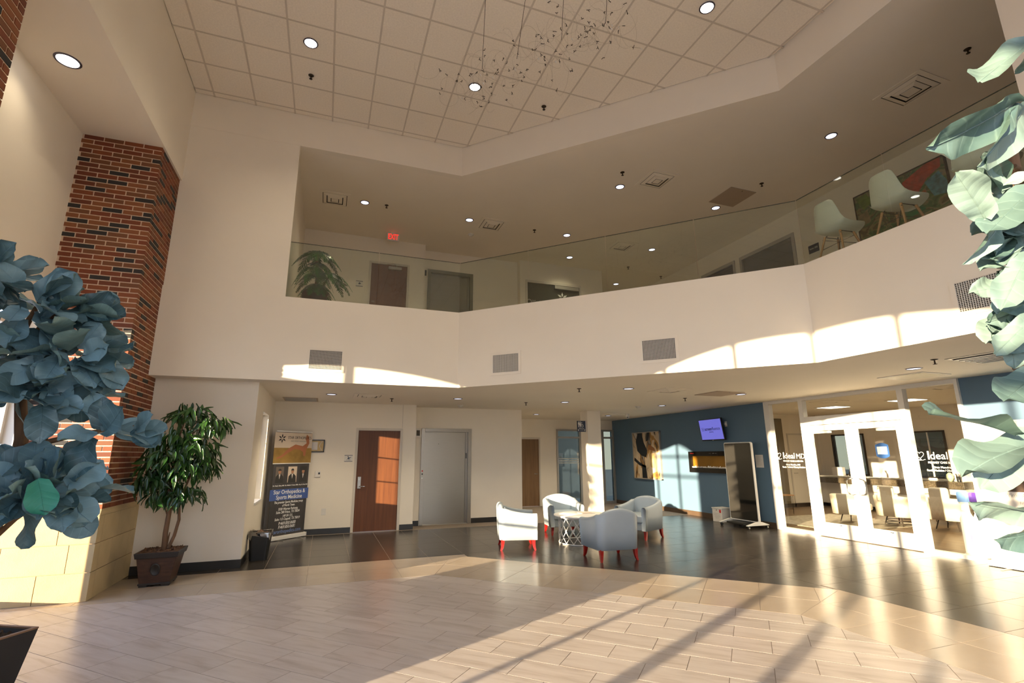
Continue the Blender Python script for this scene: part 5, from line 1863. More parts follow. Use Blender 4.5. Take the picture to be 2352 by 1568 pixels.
ss = thing('stairs_sign', 'small white stairs sign with dark bars beside wood door', 'sign', (0.505, 11.765, 1.54))
obj('plate', MB().box(0.42, 0.59, 11.760, 11.7692, 1.47, 1.61), M['plate'], ss)
for z in (1.475, 1.602):
    obj('bar', MB().box(0.42, 0.59, 11.7585, 11.760, z, z + 0.010), M['signblue'], ss)
fig = MB().lathe([(0.0, 0), (0.011, 0.004), (0.011, 0.014), (0.0, 0.02)], (0.495, 11.7588, 1.572), 10)
fig.extrude([(-0.02, 0.07), (0.0, 0.095), (0.03, 0.08), (0.05, 0.10), (0.055, 0.092), (0.03, 0.065), (0.005, 0.072), (0.03, 0.052), (-0.02, 0.052)], (0.505, 11.7585, 1.475), X, Z, Y, 0.0012)
obj('stair_pictogram', fig, M['signblue'], ss)
text('word', 'STAIRS', 0.030, (0.505, 11.7588, 1.507), X, Z, M['signblue'], ss)
s2 = thing('stairs_sign', 'small white stairs sign beside the upstairs brown door', 'sign', (0.50, 11.945, 5.62))
obj('plate', MB().box(0.42, 0.58, 11.940, 11.9492, 5.55, 5.69), M['plate'], s2)
for z in (5.555, 5.68):
    obj('bar', MB().box(0.42, 0.58, 11.9385, 11.940, z, z + 0.012), M['signblue'], s2)
obj('stair_pictogram', MB().extrude([(-0.02, 0.07), (0.0, 0.11), (0.01, 0.09), (0.04, 0.08), (0.03, 0.065), (0.005, 0.072), (0.03, 0.052), (-0.02, 0.052)], (0.50, 11.9385, 5.555), X, Z, Y, 0.0012), M['signblue'], s2)

# restroom blade sign on the column
rs = thing('restroom_sign', 'navy restroom sign projecting left from the white column', 'sign', (6.40, 12.05, 2.34))
obj('panel', MB().box(6.265, 6.515, 12.035, 12.055, 2.19, 2.475), M['signblue'], rs)
obj('bracket', MB().box(6.510, 6.5295, 12.02, 12.07, 2.18, 2.48), M['plate'], rs)
pg = MB()
for dx in (0.045, 0.09):
    cx = 6.265 + dx
    pg.extrude([(0.012 * math.cos(2 * PI * i / 12), 0.012 * math.sin(2 * PI * i / 12)) for i in range(12)], (cx, 12.0338, 2.447), X, Z, Y, 0.0012)
    pg.extrude([(-0.020, 0.0), (0.020, 0.0), (0.018, -0.055), (0.011, -0.055), (0.010, -0.125), (-0.010, -0.125), (-0.011, -0.055), (-0.018, -0.055)] if dx < 0.06 else
               [(-0.012, 0.0), (0.012, 0.0), (0.024, -0.075), (0.010, -0.078), (0.008, -0.125), (-0.008, -0.125), (-0.010, -0.078), (-0.024, -0.075)], (cx, 12.0338, 2.432), X, Z, Y, 0.0012)
pg.extrude([(0.010 * math.cos(2 * PI * i / 12), 0.010 * math.sin(2 * PI * i / 12)) for i in range(12)], (6.40, 12.0338, 2.43), X, Z, Y, 0.0012)
for i in range(14):
    a0, a1 = PI * 0.55 + 1.4 * PI * i / 14, PI * 0.55 + 1.4 * PI * (i + 1) / 14
    pg.extrude([(0.036 * math.cos(a0), 0.036 * math.sin(a0)), (0.036 * math.cos(a1), 0.036 * math.sin(a1)), (0.028 * math.cos(a1), 0.028 * math.sin(a1)), (0.028 * math.cos(a0), 0.028 * math.sin(a0))], (6.415, 12.0338, 2.345), X, Z, Y, 0.0012)
pg.extrude([(0, 0), (0.008, 0), (0.012, -0.04), (0.040, -0.042), (0.055, -0.085), (0.046, -0.088), (0.034, -0.051), (0.002, -0.050)], (6.397, 12.0338, 2.418), X, Z, Y, 0.0012)
obj('pictograms', pg, M['whiteink'], rs)
text('word', 'RESTROOMS', 0.028, (6.39, 12.0342, 2.275), X, Z, M['whiteink'], rs)
text('line', 'HALL CORRIDOR', 0.018, (6.39, 12.0342, 2.235), X, Z, M['whiteink'], rs)
ar = MB()
for cx in (6.295, 6.485):
    ar.extrude([(0, 0.028), (0.018, 0.006), (0.006, 0.006), (0.006, -0.022), (-0.006, -0.022), (-0.006, 0.006), (-0.018, 0.006)], (cx, 12.0338, 2.228), X, Z, Y, 0.0012)
obj('arrows', ar, M['whiteink'], rs)

# ---- roll-up banner, turned 45 degrees into the corner
def rollup(name, label, c, xdir, width, height, sheet_mat):
    """c = floor point below the middle of the sheet; xdir = reader's left-to-right"""
    xd = Vector(xdir).normalized()
    nd = xd.cross(Z)            # towards the reader
    t = thing(name, label, 'banner', c)
    c = Vector(c)
    obj('base', MB().obox(c + Z * 0.045, xd * (width / 2 + 0.02), nd * 0.06, Z * 0.037), M['alu'], t, bevel=0.008)
    for s in (-1, 1):
        obj('end_cap', MB().obox(c + xd * s * (width / 2 + 0.024) + Z * 0.048, xd * 0.004, nd * 0.062, Z * 0.042), M['alug'], t, bevel=0.003)
    for s in (-0.25, 0.25):
        obj('foot', MB().obox(c + xd * width * s + nd * 0.07 + Z * 0.004, xd * 0.015, nd * 0.16, Z * 0.004), M['alug'], t)
    obj('sheet', MB().obox(c + Z * (0.08 + (height - 0.08) / 2), xd * width / 2, nd * 0.002, Z * (height - 0.08) / 2), sheet_mat, t)
    obj('top_rail', MB().obox(c + Z * (height + 0.008), xd * (width / 2 + 0.01), nd * 0.014, Z * 0.014), M['alu'], t, bevel=0.004)
    obj('pole', MB().tube([c - nd * 0.03 + Z * 0.08, c - nd * 0.03 + Z * height], 0.010, 8), M['alug'], t)
    return t, c, xd, nd


bn, bc, bx, bnn = rollup('rollup_banner', 'tall charcoal roll-up banner with blue band in the corner by the narrow window', (-0.60, 11.40, 0), (0.64, 0.56, 0), 0.84, 2.08, M['banner'])


def on(a, z, k=0.0026):
    """point on the banner sheet: a metres right of its middle, height z"""
    return bc + bx * a + Z * z + bnn * k


def pb(name, a0, a1, z0, z1, mt, k=0.0022):
    c = (on(a0, z0, k) + on(a1, z1, k)) / 2
    return obj(name, MB().obox(c, bx * (a1 - a0) / 2, bnn * 0.0004, Z * (z1 - z0) / 2), mt, bn)


def pp(name, pts, mt, k=0.0034):
    return obj(name, MB().extrude(pts, bc + bnn * k, bx, Z, bnn, 0.0004), mt, bn)


pb('sky_print', -0.45, 0.45, 1.76, 2.065, M['bannercream'])
pb('field_print', -0.45, 0.45, 1.46, 1.76, M['bannergrass'])
pb('white_rule', -0.45, 0.45, 1.445, 1.46, M['whiteink'])
pp('stretching_figure', [(-0.38, 1.54), (-0.26, 1.57), (-0.12, 1.66), (0.03, 1.74), (0.16, 1.72), (0.24, 1.68), (0.25, 1.60), (0.30, 1.60), (0.31, 1.72), (0.38, 1.86), (0.36, 2.0), (0.30, 2.04), (0.28, 1.95), (0.31, 1.86), (0.22, 1.80), (0.04, 1.83), (-0.12, 1.75), (-0.27, 1.61), (-0.38, 1.565)], mat('printed orange skin', (0.45, 0.16, 0.07), 0.5))
sm_ = star_mesh(bc + bx * -0.285 + Z * 1.945 + bnn * 0.0034, bx, Z, bnn, 0.095, 0.0005)
obj('star_logo', sm_, M['blackink'], bn)
text('word', 'STAR ORTHOPEDICS', 0.078, on(-0.15, 1.965, 0.0042), bx, Z, M['blackink'], bn, 'LEFT', squeeze=0.78)
text('word', 'AND SPORTS MEDICINE', 0.036, on(-0.08, 1.895, 0.0042), bx, Z, M['greyink'], bn, 'LEFT', squeeze=0.95)
for a, bg, wd, nm_ in ((-0.27, M['photo'], 0.09, 'Dr. Paul J. Gloss, MD'), (0.025, M['bannercream'], 0.105, 'Dr. Melvin P. Grant, MD'), (0.285, M['suit'], 0.085, 'Dr. Roy N. Peel, MD')):
    pb('portrait_ground', a - wd, a + wd, 1.08, 1.39, bg, 0.0024)
    pp('portrait_suit', [(a - 0.095, 1.08), (a - 0.085, 1.20), (a - 0.03, 1.25), (a + 0.03, 1.25), (a + 0.085, 1.20), (a + 0.095, 1.08)], M['suit'], 0.0030)
    pp('portrait_shirt', [(a - 0.018, 1.245), (a, 1.15), (a + 0.018, 1.245)], M['paper'], 0.0036)
    pp('portrait_head', [(a + 0.033 * math.cos(2 * PI * i / 14), 1.295 + 0.047 * math.sin(2 * PI * i / 14)) for i in range(14)], M['skin'], 0.0036)
    pp('portrait_hair', [(a + 0.036 * math.cos(PI * i / 8), 1.312 + 0.038 * math.sin(PI * i / 8)) for i in range(9)], M['suit'], 0.0041)
    text('line', nm_, 0.030, on(a, 1.025, 0.0034), bx, Z, M['whiteink'], bn, bold=0.001)
pb('blue_band', -0.45, 0.45, 0.745, 0.955, M['bannerblue'])
for s, z, size, sq, mt, sh in (('Star Orthopedics &', 0.90, 0.108, 0.86, M['whiteink'], 0.0), ('Sports Medicine', 0.80, 0.108, 0.86, M['whiteink'], 0.0),
                               ('The premier Sports Medicine group', 0.705, 0.062, 0.74, M['whiteink'], 0.2), ('of North Texas.', 0.645, 0.062, 0.74, M['whiteink'], 0.2),
                               ('5550 Warren Parkway,', 0.575, 0.066, 0.74, M['whiteink'], 0.2), ('Suite 200 Frisco, TX 75034', 0.515, 0.066, 0.74, M['whiteink'], 0.2),
                               ('149 SH 121,', 0.445, 0.066, 0.74, M['whiteink'], 0.2), ('Suite 115 Coppell, TX 75019', 0.385, 0.066, 0.74, M['whiteink'], 0.2),
                               ('P:469.850.0680', 0.305, 0.080, 0.80, M['whiteink'], 0.2), ('F:469.850.0681', 0.235, 0.080, 0.80, M['whiteink'], 0.2),
                               ('starorthopedics.com', 0.155, 0.096, 0.84, M['paleblue'], 0.0)):
    text('line', s, size, on(0.0, z, 0.0034), bx, Z, mt, bn, squeeze=sq, bold=0.0012, shear=sh)

# second banner at the right edge, in front of the glazing
bn, bc, bx, bnn = rollup('rollup_banner', 'pale roll-up banner in sunlight at the right edge by the clinic glass', (9.16, 4.45, 0), (0, -1, 0), 0.86, 2.02, mat('white printed banner', (0.74, 0.70, 0.66), 0.5, var=0.05, scale=2))
pb('brown_photo', -0.20, 0.30, 1.05, 1.30, M['brownprint'])
for s, a, z, size, mt in (('Prima Apex', 0.06, 1.00, 0.085, M['greyink']), ('Frisco,', 0.10, 0.90, 0.055, M['greyink']), ('500 Rowlett', -0.26, 0.87, 0.042, M['greyink']),
                          ('TEXAS', 0.18, 0.56, 0.05, M['greyink']), ('Services', 0.16, 0.49, 0.07, M['greyink']), ('Robotic Surgery, Hernia', -0.06, 0.43, 0.052, M['greyink']),
                          ('Lipomas', 0.06, 0.375, 0.052, M['greyink']), ('Laparoscopy', 0.10, 0.32, 0.052, M['greyink']), ('Diet Guidance', -0.10, 0.235, 0.052, M['greyink']),
                          ('Gastric Bypass', -0.08, 0.185, 0.052, M['greyink']), ('Surgery', 0.12, 0.13, 0.052, M['greyink'])):
    text('line', s, size, on(a, z, 0.0034), bx, Z, mt, bn, squeeze=0.85)
text('line', '33', 0.10, on(-0.30, 1.42, 0.0034), bx, Z, M['red'], bn)

# vial cut-out standing inside the glass
vc = thing('vial_cutout', 'cardboard cut-out of two medicine vials inside right pane', 'cutout', (9.52, 5.21, 0.07))
def vial_outline(a, w, h):
    return [(a - w, 0.0), (a + w, 0.0), (a + w, 0.55 * h), (a + w * 0.55, 0.66 * h), (a + w * 0.5, 0.80 * h), (a + w * 0.75, 0.81 * h), (a + w * 0.75, h * 0.84), (a - w * 0.75, h * 0.84), (a - w * 0.75, h * 0.81), (a - w * 0.5, 0.80 * h), (a - w * 0.55, 0.66 * h), (a - w, 0.55 * h)]
for k, (a, w, cap, xx) in enumerate(((-0.085, 0.105, M['lightblue'], 9.535), (0.085, 0.095, M['violet'], 9.525))):
    vb = obj('vial', MB().extrude(vial_outline(a, w, 0.92), (xx, 5.21, 0.065), -Y, Z, X, 0.006), M['vial'], vc)
    obj('cap', MB().extrude([(a - 0.085, 0.765), (a + 0.085, 0.765), (a + 0.09, 0.90), (a + 0.07, 0.92), (a - 0.07, 0.92), (a - 0.09, 0.90)], (xx - 0.003, 5.21, 0.065), -Y, Z, X, 0.010), cap, vb)
    obj('collar_line', MB().extrude([(a - 0.06, 0.625), (a + 0.06, 0.625), (a + 0.06, 0.635), (a - 0.06, 0.635)], (xx - 0.001, 5.21, 0.065), -Y, Z, X, 0.001), M['greyink'], vb)
    lab = (a + 0.0, a + 0.09) if k else (a - 0.0, a + 0.03)
    obj('label_block', MB().extrude([(lab[0], 0.10), (lab[1], 0.10), (lab[1], 0.28), (lab[0], 0.28)], (xx - 0.001, 5.21, 0.065), -Y, Z, X, 0.001), M['lilac'], vb)
text('word', 'BO', 0.09, (9.5235, 5.12, 0.47), -Y, Z, M['greyink'], vc)
text('word', '100', 0.06, (9.5235, 5.075, 0.30), -Y, Z, M['whiteink'], vc)
obj('strut', MB().box(9.531, 9.62, 5.19, 5.23, 0.064, 0.08).box(9.541, 9.56, 5.05, 5.37, 0.06, 0.075), M['paper'], vc)
obj('stand', MB().box(9.50, 9.62, 5.0, 5.4, 0.0045, 0.066), M['paper'], vc)

# ---- waste bin
bx_, by_ = -0.86, 9.36
bi = thing('waste_bin', 'black waste bin with clear liner beside the narrow window wall', 'bin', (bx_, by_, 0))
bp_ = MB()
pts0, pts1 = rrect(-0.13, 0.13, -0.10, 0.10, 0.05), rrect(-0.165, 0.165, -0.125, 0.125, 0.06)
n = len(pts0)
vv = [(bx_ + p[0], by_ + p[1], 0.0) for p in pts0] + [(bx_ + p[0], by_ + p[1], 0.42) for p in pts1] + [(bx_ + p[0] * 0.94, by_ + p[1] * 0.94, 0.42) for p in pts1] + [(bx_ + p[0] * 0.92, by_ + p[1] * 0.92, 0.03) for p in pts0]
ff = [tuple(range(n - 1, -1, -1))] + [(k * n + i, k * n + (i + 1) % n, (k + 1) * n + (i + 1) % n, (k + 1) * n + i) for k in range(3) for i in range(n)] + [tuple(range(3 * n, 4 * n))]
bp_.add(vv, ff)
obj('body', bp_, M['rubber'], bi)
lin_ = MB()
ring = []
for k, (sc, dz) in enumerate(((0.93, 0.36), (0.97, 0.43), (1.02, 0.436), (1.04, 0.40), (1.05, None))):
    row = []
    for i, p in enumerate(pts1):
        z = dz if dz is not None else 0.335 + 0.030 * math.sin(i * 1.3) + 0.02 * math.sin(i * 2.9)
        wv = 1 + 0.015 * math.sin(i * 2.1 + k)
        row.append((bx_ + p[0] * sc * wv, by_ + p[1] * sc * wv, z + (0.008 * math.sin(i * 1.7) if k < 3 else 0)))
    ring += row
lin_.add(ring, [(k * n + i, k * n + (i + 1) % n, (k + 1) * n + (i + 1) % n, (k + 1) * n + i) for k in range(4) for i in range(n)], True)
obj('liner', lin_, M['bag'], bi)
rb = MB()
for k in range(14):
    s = rng.uniform(0.03, 0.06)
    nn = Vector((rng.gauss(0, 1), rng.gauss(0, 1), rng.gauss(0, 1))).normalized()
    a = nn.orthogonal().normalized()
    rb.obox((bx_ + rng.uniform(-0.08, 0.08), by_ + rng.uniform(-0.05, 0.05), 0.37 + rng.uniform(0, 0.02)), nn * s, a * s * 0.7, nn.cross(a) * s * 0.2)
o = obj('rubbish', rb, M['rubbish'], bi)
o['kind'] = 'stuff'

# ================================================================== UPSTAIRS FURNITURE
def shell_chair(loc, rz, label):
    """moulded side chair on wooden dowel legs, seat facing local +X"""
    t = thing('shell_chair', label, 'chair', loc, rz, group='white shell chairs upstairs')
    nu, nv = 12, 18
    ctrl = [(-0.255, 0.83, 0.115), (-0.245, 0.79, 0.155), (-0.225, 0.69, 0.180), (-0.205, 0.58, 0.205), (-0.18, 0.50, 0.232), (-0.13, 0.445, 0.236), (-0.03, 0.428, 0.240), (0.10, 0.435, 0.240), (0.20, 0.445, 0.225), (0.245, 0.425, 0.185)]
    v, f = [], []

    def sample(tt):
        x = tt * (len(ctrl) - 1)
        i = min(int(x), len(ctrl) - 2)
        k = x - i
        k = k * k * (3 - 2 * k) * 0.35 + k * 0.65
        return [ctrl[i][j] * (1 - k) + ctrl[i + 1][j] * k for j in range(3)]
    for j in range(nv + 1):
        x, z, hw = sample(j / nv)
        for i in range(nu + 1):
            s = -1 + 2 * i / nu
            lift = 0.075 * abs(s) ** 2.6
            back = j / nv < 0.5
            v.append((x + (lift * 0.75 if back else lift * 0.05), s * hw, z + (lift * 0.15 if back else lift)))
    for j in range(nv):
        for i in range(nu):
            a = j * (nu + 1) + i
            f.append((a, a + nu + 1, a + nu + 2, a + 1))
    so = obj('shell', MB().add(v, f, True), M['shell'], t, world=False)
    md = so.modifiers.new('thick', 'SOLIDIFY')
    md.thickness = 0.008
    ss_ = so.modifiers.new('smooth', 'SUBSURF')
    ss_.levels = ss_.render_levels = 1
    for sx, sy in ((-1, -1), (-1, 1), (1, -1), (1, 1)):
        obj('leg', MB().tube([(sx * 0.11, sy * 0.12, 0.40), (sx * 0.20, sy * 0.21, 0.0)], [0.016, 0.010], 10), M['beech'], t, world=False)
    br_ = MB()
    hub = (0, 0, 0.30)
    for sx, sy in ((-1, -1), (-1, 1), (1, -1), (1, 1)):
        br_.tube([(sx * 0.13, sy * 0.14, 0.36), hub, (sx * 0.15, sy * 0.165, 0.22)], 0.0045, 6)
        br_.tube([(sx * 0.09, sy * 0.10, 0.415), (sx * 0.13, sy * 0.14, 0.36)], 0.007, 6)
    for a, b in (((-0.11, -0.12), (0.11, -0.12)), ((-0.11, 0.12), (0.11, 0.12))):
        br_.tube([(a[0], a[1], 0.40), (b[0], b[1], 0.40)], 0.005, 6)
    obj('wire_brace', br_, M['black'], t, world=False)
    return t


uc = shell_chair((6.34, 4.37, 4.08), math.radians(-6), 'white shell chair upstairs, left one, beside the small navy plaque')
copy_thing(uc, (6.34, 3.60, 4.08), math.radians(-8), 'white shell chair upstairs, middle one, in front of the colourful painting')
copy_thing(uc, (6.34, 2.72, 4.08), math.radians(-4), 'white shell chair upstairs partly hidden by the right tree leaves')
up_ = thing('painting', 'wide red and green abstract painting upstairs behind the chairs', 'painting', (9.37, 5.27, 5.95))
fr = MB()
y0, y1, z0, z1 = 4.50, 6.06, 5.45, 6.46
for a, b, c, d in ((y0, y1, z0, z0 + 0.018), (y0, y1, z1 - 0.018, z1), (y0, y0 + 0.018, z0, z1), (y1 - 0.018, y1, z0, z1)):
    fr.box(9.345, 9.3995, a, b, c, d)
obj('frame', fr, M['darkmetal'], up_)
obj('canvas', MB().box(9.355, 9.392, y0 + 0.015, y1 - 0.015, z0 + 0.015, z1 - 0.015), M['art2'], up_)
for pts, mt in (([(5.18, 6.30), (4.80, 6.44), (4.56, 6.44), (4.58, 6.28), (4.80, 6.18), (4.98, 5.98), (5.15, 5.95), (5.22, 6.1)], mat('red paint', (0.42, 0.035, 0.012), 0.5, var=0.4, scale=12)),
                ([(4.85, 6.12), (4.62, 6.22), (4.53, 6.0), (4.53, 5.78), (4.75, 5.82), (4.80, 5.98)], mat('teal paint', (0.08, 0.24, 0.30), 0.5, var=0.5, scale=14)),
                ([(5.05, 5.95), (4.86, 6.0), (4.82, 5.84), (5.0, 5.80)], mat('orange paint', (0.36, 0.09, 0.02), 0.5, var=0.3, scale=12)),
                ([(5.25, 5.86), (5.0, 5.84), (4.9, 5.66), (5.2, 5.6)], mat('green paint', (0.015, 0.15, 0.05), 0.5, var=0.4, scale=12)),
                ([(6.02, 6.40), (5.82, 6.42), (5.72, 6.22), (5.9, 6.12)], mat('lime paint', (0.10, 0.16, 0.015), 0.5, var=0.4, scale=12)),
                ([(6.02, 6.05), (5.84, 6.08), (5.80, 5.85), (6.02, 5.8)], mat('sand paint', (0.25, 0.19, 0.09), 0.5, var=0.3, scale=12))):
    obj('brush_shape', MB().extrude([(-p[0], p[1]) for p in pts], (9.3545, 0, 0), -Y, Z, X, 0.001), mt, up_)
np_ = thing('room_plaque', 'small navy room plaque on the wall left of upstairs chairs', 'sign', (9.39, 7.05, 5.80))
obj('plate', MB().box(9.392, 9.3995, 6.93, 7.17, 5.72, 5.90), M['signblue'], np_)
obj('holder', MB().box(9.390, 9.3995, 6.93, 7.17, 5.60, 5.72), M['plate'], np_)
text('line', 'Suite 205', 0.05, (9.3915, 7.05, 5.82), -Y, Z, M['whiteink'], np_)

# ================================================================== PLANTS
def leaf_mesh(name, L, W, material, nl=8, nw=4, notch=0.0, curl=0.10, cup=0.12, wave=0.0, fid=False, seed=0):
    """blade along +Y from the stalk at the origin, upper face +Z"""
    r = random.Random(seed)
    ph = r.uniform(0, 6)
    v, f = [], []
    for j in range(nl + 1):
        t = j / nl
        if fid:      # fiddle shape: narrow waist near the stalk, broad rounded end
            hw = W * (0.16 + 0.84 * (math.sin(PI * min(1, t * 0.93 + 0.06)) ** 0.62) * (0.62 + 0.38 * t) / 0.93 - 0.10 * math.exp(-((t - 0.34) / 0.14) ** 2))
            hw = max(0.0, hw) * (1 if t < 0.97 else 0.55)
            if t == 0:
                hw = W * 0.05
        else:
            hw = W * max(0.02, math.sin(PI * t ** 0.72) ** 1.15)
        y = L * t
        for i in range(-nw, nw + 1):
            s = i / nw
            z = cup * W * abs(s) ** 1.5 - curl * L * t * t + wave * W * math.sin(t * 9 + s * 2 + ph) * abs(s)
            v.append((hw * s, y - notch * L * (1 - abs(s)) * (t > 0.9), z))
    k = 2 * nw + 1
    for j in range(nl):
        for i in range(2 * nw):
            a = j * k + i
            f.append((a, a + 1, a + k + 1, a + k))
    if fid:          # raised midrib and side veins
        n0 = len(v)
        for j in range(nl + 1):
            t = j / nl
            z = -curl * L * t * t
            w_ = 0.0035 * (1 - 0.7 * t)
            v += [(-w_, L * t, z + 0.0006), (0, L * t, z + 0.004), (w_, L * t, z + 0.0006)]
        for j in range(nl):
            a = n0 + 3 * j
            f += [(a, a + 1, a + 4, a + 3), (a + 1, a + 2, a + 5, a + 4)]
    me = bpy.data.meshes.new(name)
    me.from_pydata(v, [], f)
    me.polygons.foreach_set('use_smooth', [True] * len(f))
    me.update()
    me.materials.append(material)
    return me


def leaf_matrix(p, d, upv, scale=1.0):
    """blade direction d, upper face towards upv"""
    d = Vector(d).normalized()
    x = d.cross(Vector(upv))
    if x.length < 1e-4:
        x = d.orthogonal()
    x.normalize()
    z = x.cross(d)
    mt = Matrix((x * scale, d * scale, z * scale)).transposed().to_4x4()
    mt.translation = Vector(p)
    return mt


fid_leaves = [leaf_mesh('leaf', 0.25, 0.100, M['fiddle'], 11, 5, curl=c, cup=cu, wave=w_, fid=True, seed=i) for i, (c, cu, w_) in
              enumerate(((0.10, 0.20, 0.12), (0.24, 0.30, 0.16), (-0.06, 0.30, 0.14), (0.38, 0.16, 0.18), (0.02, 0.12, 0.18)))]
slim_leaves = [leaf_mesh('leaf', 0.27, 0.066, M['fiddlesun'], 12, 5, curl=c, cup=cu, wave=w_, fid=True, seed=i + 20) for i, (c, cu, w_) in
               enumerate(((0.10, 0.26, 0.20), (0.18, 0.36, 0.24), (-0.06, 0.30, 0.20), (0.25, 0.36, 0.26), (0.02, 0.20, 0.24)))]
teal_leaf = leaf_mesh('leaf', 0.25, 0.10, M['teal'], 9, 4, curl=0.12, cup=0.15, wave=0.08, fid=True, seed=9)


def planter_square(t, c, r0, r1, h, rot, body, rim, soil):
    def sq(r, z):
        return [(c[0] + r * math.cos(rot + PI / 4 + k * PI / 2), c[1] + r * math.sin(rot + PI / 4 + k * PI / 2), z) for k in range(4)]
    mb = MB()
    v = sq(r0, 0.0) + sq(r1, h) + sq(r1 * 0.92, h) + sq(r1 * 0.86, h - 0.06)
    f = [(3, 2, 1, 0)] + [(k * 4 + i, k * 4 + (i + 1) % 4, (k + 1) * 4 + (i + 1) % 4, (k + 1) * 4 + i) for k in range(2) for i in range(4)] + [(8 + i, 8 + (i + 1) % 4, 12 + (i + 1) % 4, 12 + i) for i in range(4)] + [(12, 13, 14, 15)]
    mb.add(v, f)
    obj('planter', mb, body, t)
    rm = MB()
    v = sq(r1 * 1.005, h - 0.002) + sq(r1 * 1.005, h + 0.008) + sq(r1 * 0.91, h + 0.008) + sq(r1 * 0.91, h - 0.002)
    rm.add(v, [(k * 4 + i, k * 4 + (i + 1) % 4, ((k + 1) % 4) * 4 + (i + 1) % 4, ((k + 1) % 4) * 4 + i) for k in range(4) for i in range(4)])
    obj('rim', rm, rim, t)
    so = MB().add(sq(r1 * 0.885, h - 0.030) + sq(r1 * 0.86, h - 0.055), [(0, 1, 2, 3), (7, 6, 5, 4), (0, 4, 5, 1), (1, 5, 6, 2), (2, 6, 7, 3), (3, 7, 4, 0)])
    rr = random.Random(3)
    for k in range(70):
        a, q = rr.uniform(0, 2 * PI), r1 * 0.58 * math.sqrt(rr.random())
        s = rr.uniform(0.012, 0.03)
        n_ = Vector((rr.gauss(0, 1), rr.gauss(0, 1), rr.gauss(0, 1))).normalized()
        aa = n_.orthogonal().normalized()
        so.obox((c[0] + q * math.cos(a), c[1] + q * math.sin(a), h - 0.028), n_ * s, aa * s * 0.6, n_.cross(aa) * s * 0.3)
    o_ = obj('soil', so, soil, t)
    o_['kind'] = 'stuff'


# ---- fiddle leaf tree at the left
ft = thing('fiddle_leaf_tree', 'fiddle leaf fig in shade at the left edge, black planter', 'tree', (-2.03, 4.38, 0))
planter_square(ft, (-2.03, 4.38), 0.25, 0.36, 0.50, -0.52, M['potblack'], M['potrim'], M['soil'])
fr_ = random.Random(5)
trunk = [(-2.03, 4.38, 0.46), (-2.02, 4.34, 0.75), (-1.96, 4.28, 1.05), (-1.86, 4.20, 1.35), (-1.83, 4.15, 1.70), (-1.88, 4.12, 2.05), (-1.92, 4.1, 2.4), (-1.86, 4.1, 2.62)]
obj('trunk', MB().tube(trunk, [0.045, 0.043, 0.042, 0.040, 0.036, 0.030, 0.022, 0.012], 10), M['bark'], ft)
branches = [[(-1.86, 4.20, 1.35), (-1.72, 4.10, 1.60), (-1.60, 4.05, 1.95), (-1.50, 4.02, 2.30)],
            [(-1.83, 4.15, 1.70), (-1.66, 4.05, 1.95), (-1.55, 4.0, 2.15), (-1.42, 4.0, 2.25)],
            [(-1.96, 4.28, 1.05), (-1.78, 4.15, 1.22), (-1.62, 4.08, 1.34), (-1.45, 4.05, 1.42)],
            [(-1.83, 4.15, 1.65), (-1.55, 4.05, 1.72), (-1.30, 4.02, 1.78), (-1.12, 4.02, 1.80)],
            [(-1.88, 4.12, 2.05), (-2.08, 4.05, 2.3), (-2.16, 4.0, 2.6), (-2.2, 4.0, 2.75)],
            [(-1.92, 4.1, 2.3), (-1.75, 4.1, 2.55), (-1.66, 4.08, 2.72)],
            [(-1.96, 4.28, 1.1), (-2.1, 4.1, 1.3), (-2.2, 4.0, 1.4)]]
for b_ in branches:
    k = len(b_)
    obj('branch', MB().tube(b_, [0.020 - 0.013 * i / (k - 1) for i in range(k)], 8), M['bark'], ft)


def scatter_leaf(parent, base, c, rad, toward, meshes, flat=0.6, minr=0.35, up=0.35):
    """a leaf whose stalk sits in a clump and whose blade points outwards"""
    while True:
        d = Vector((fr_.gauss(0, 1), fr_.gauss(0, 1), fr_.gauss(0, 1) * flat + 0.10)).normalized()
        if d.dot(toward) > -0.35:
            break
    p = Vector(c) + Vector((d.x * rad[0], d.y * rad[1], d.z * rad[2])) * fr_.uniform(minr, 1.0)
    dd = (d + Vector((0, 0, fr_.uniform(-0.75, 0.25)))).normalized()
    upv = (Vector((0, 0, 1)) * up + d * 0.6 + toward * 0.55 + Vector((fr_.gauss(0, .3), fr_.gauss(0, .3), fr_.gauss(0, .3)))).normalized()
    mt = leaf_matrix(p, dd, upv, fr_.uniform(0.78, 1.12))
    me = meshes[fr_.randrange(len(meshes))]
    if parent is ft and min((mt @ Vector(q))[0] for q in ((0, 0, 0), (-0.1, 0.15, 0), (0.1, 0.15, 0), (0, 0.27, 0))) < -2.36:
        return None, mt
    base_l = ROOT[parent.name][0]
    mt.translation = mt.translation - base_l
    return clone(me, 'leaf', parent, mt), mt


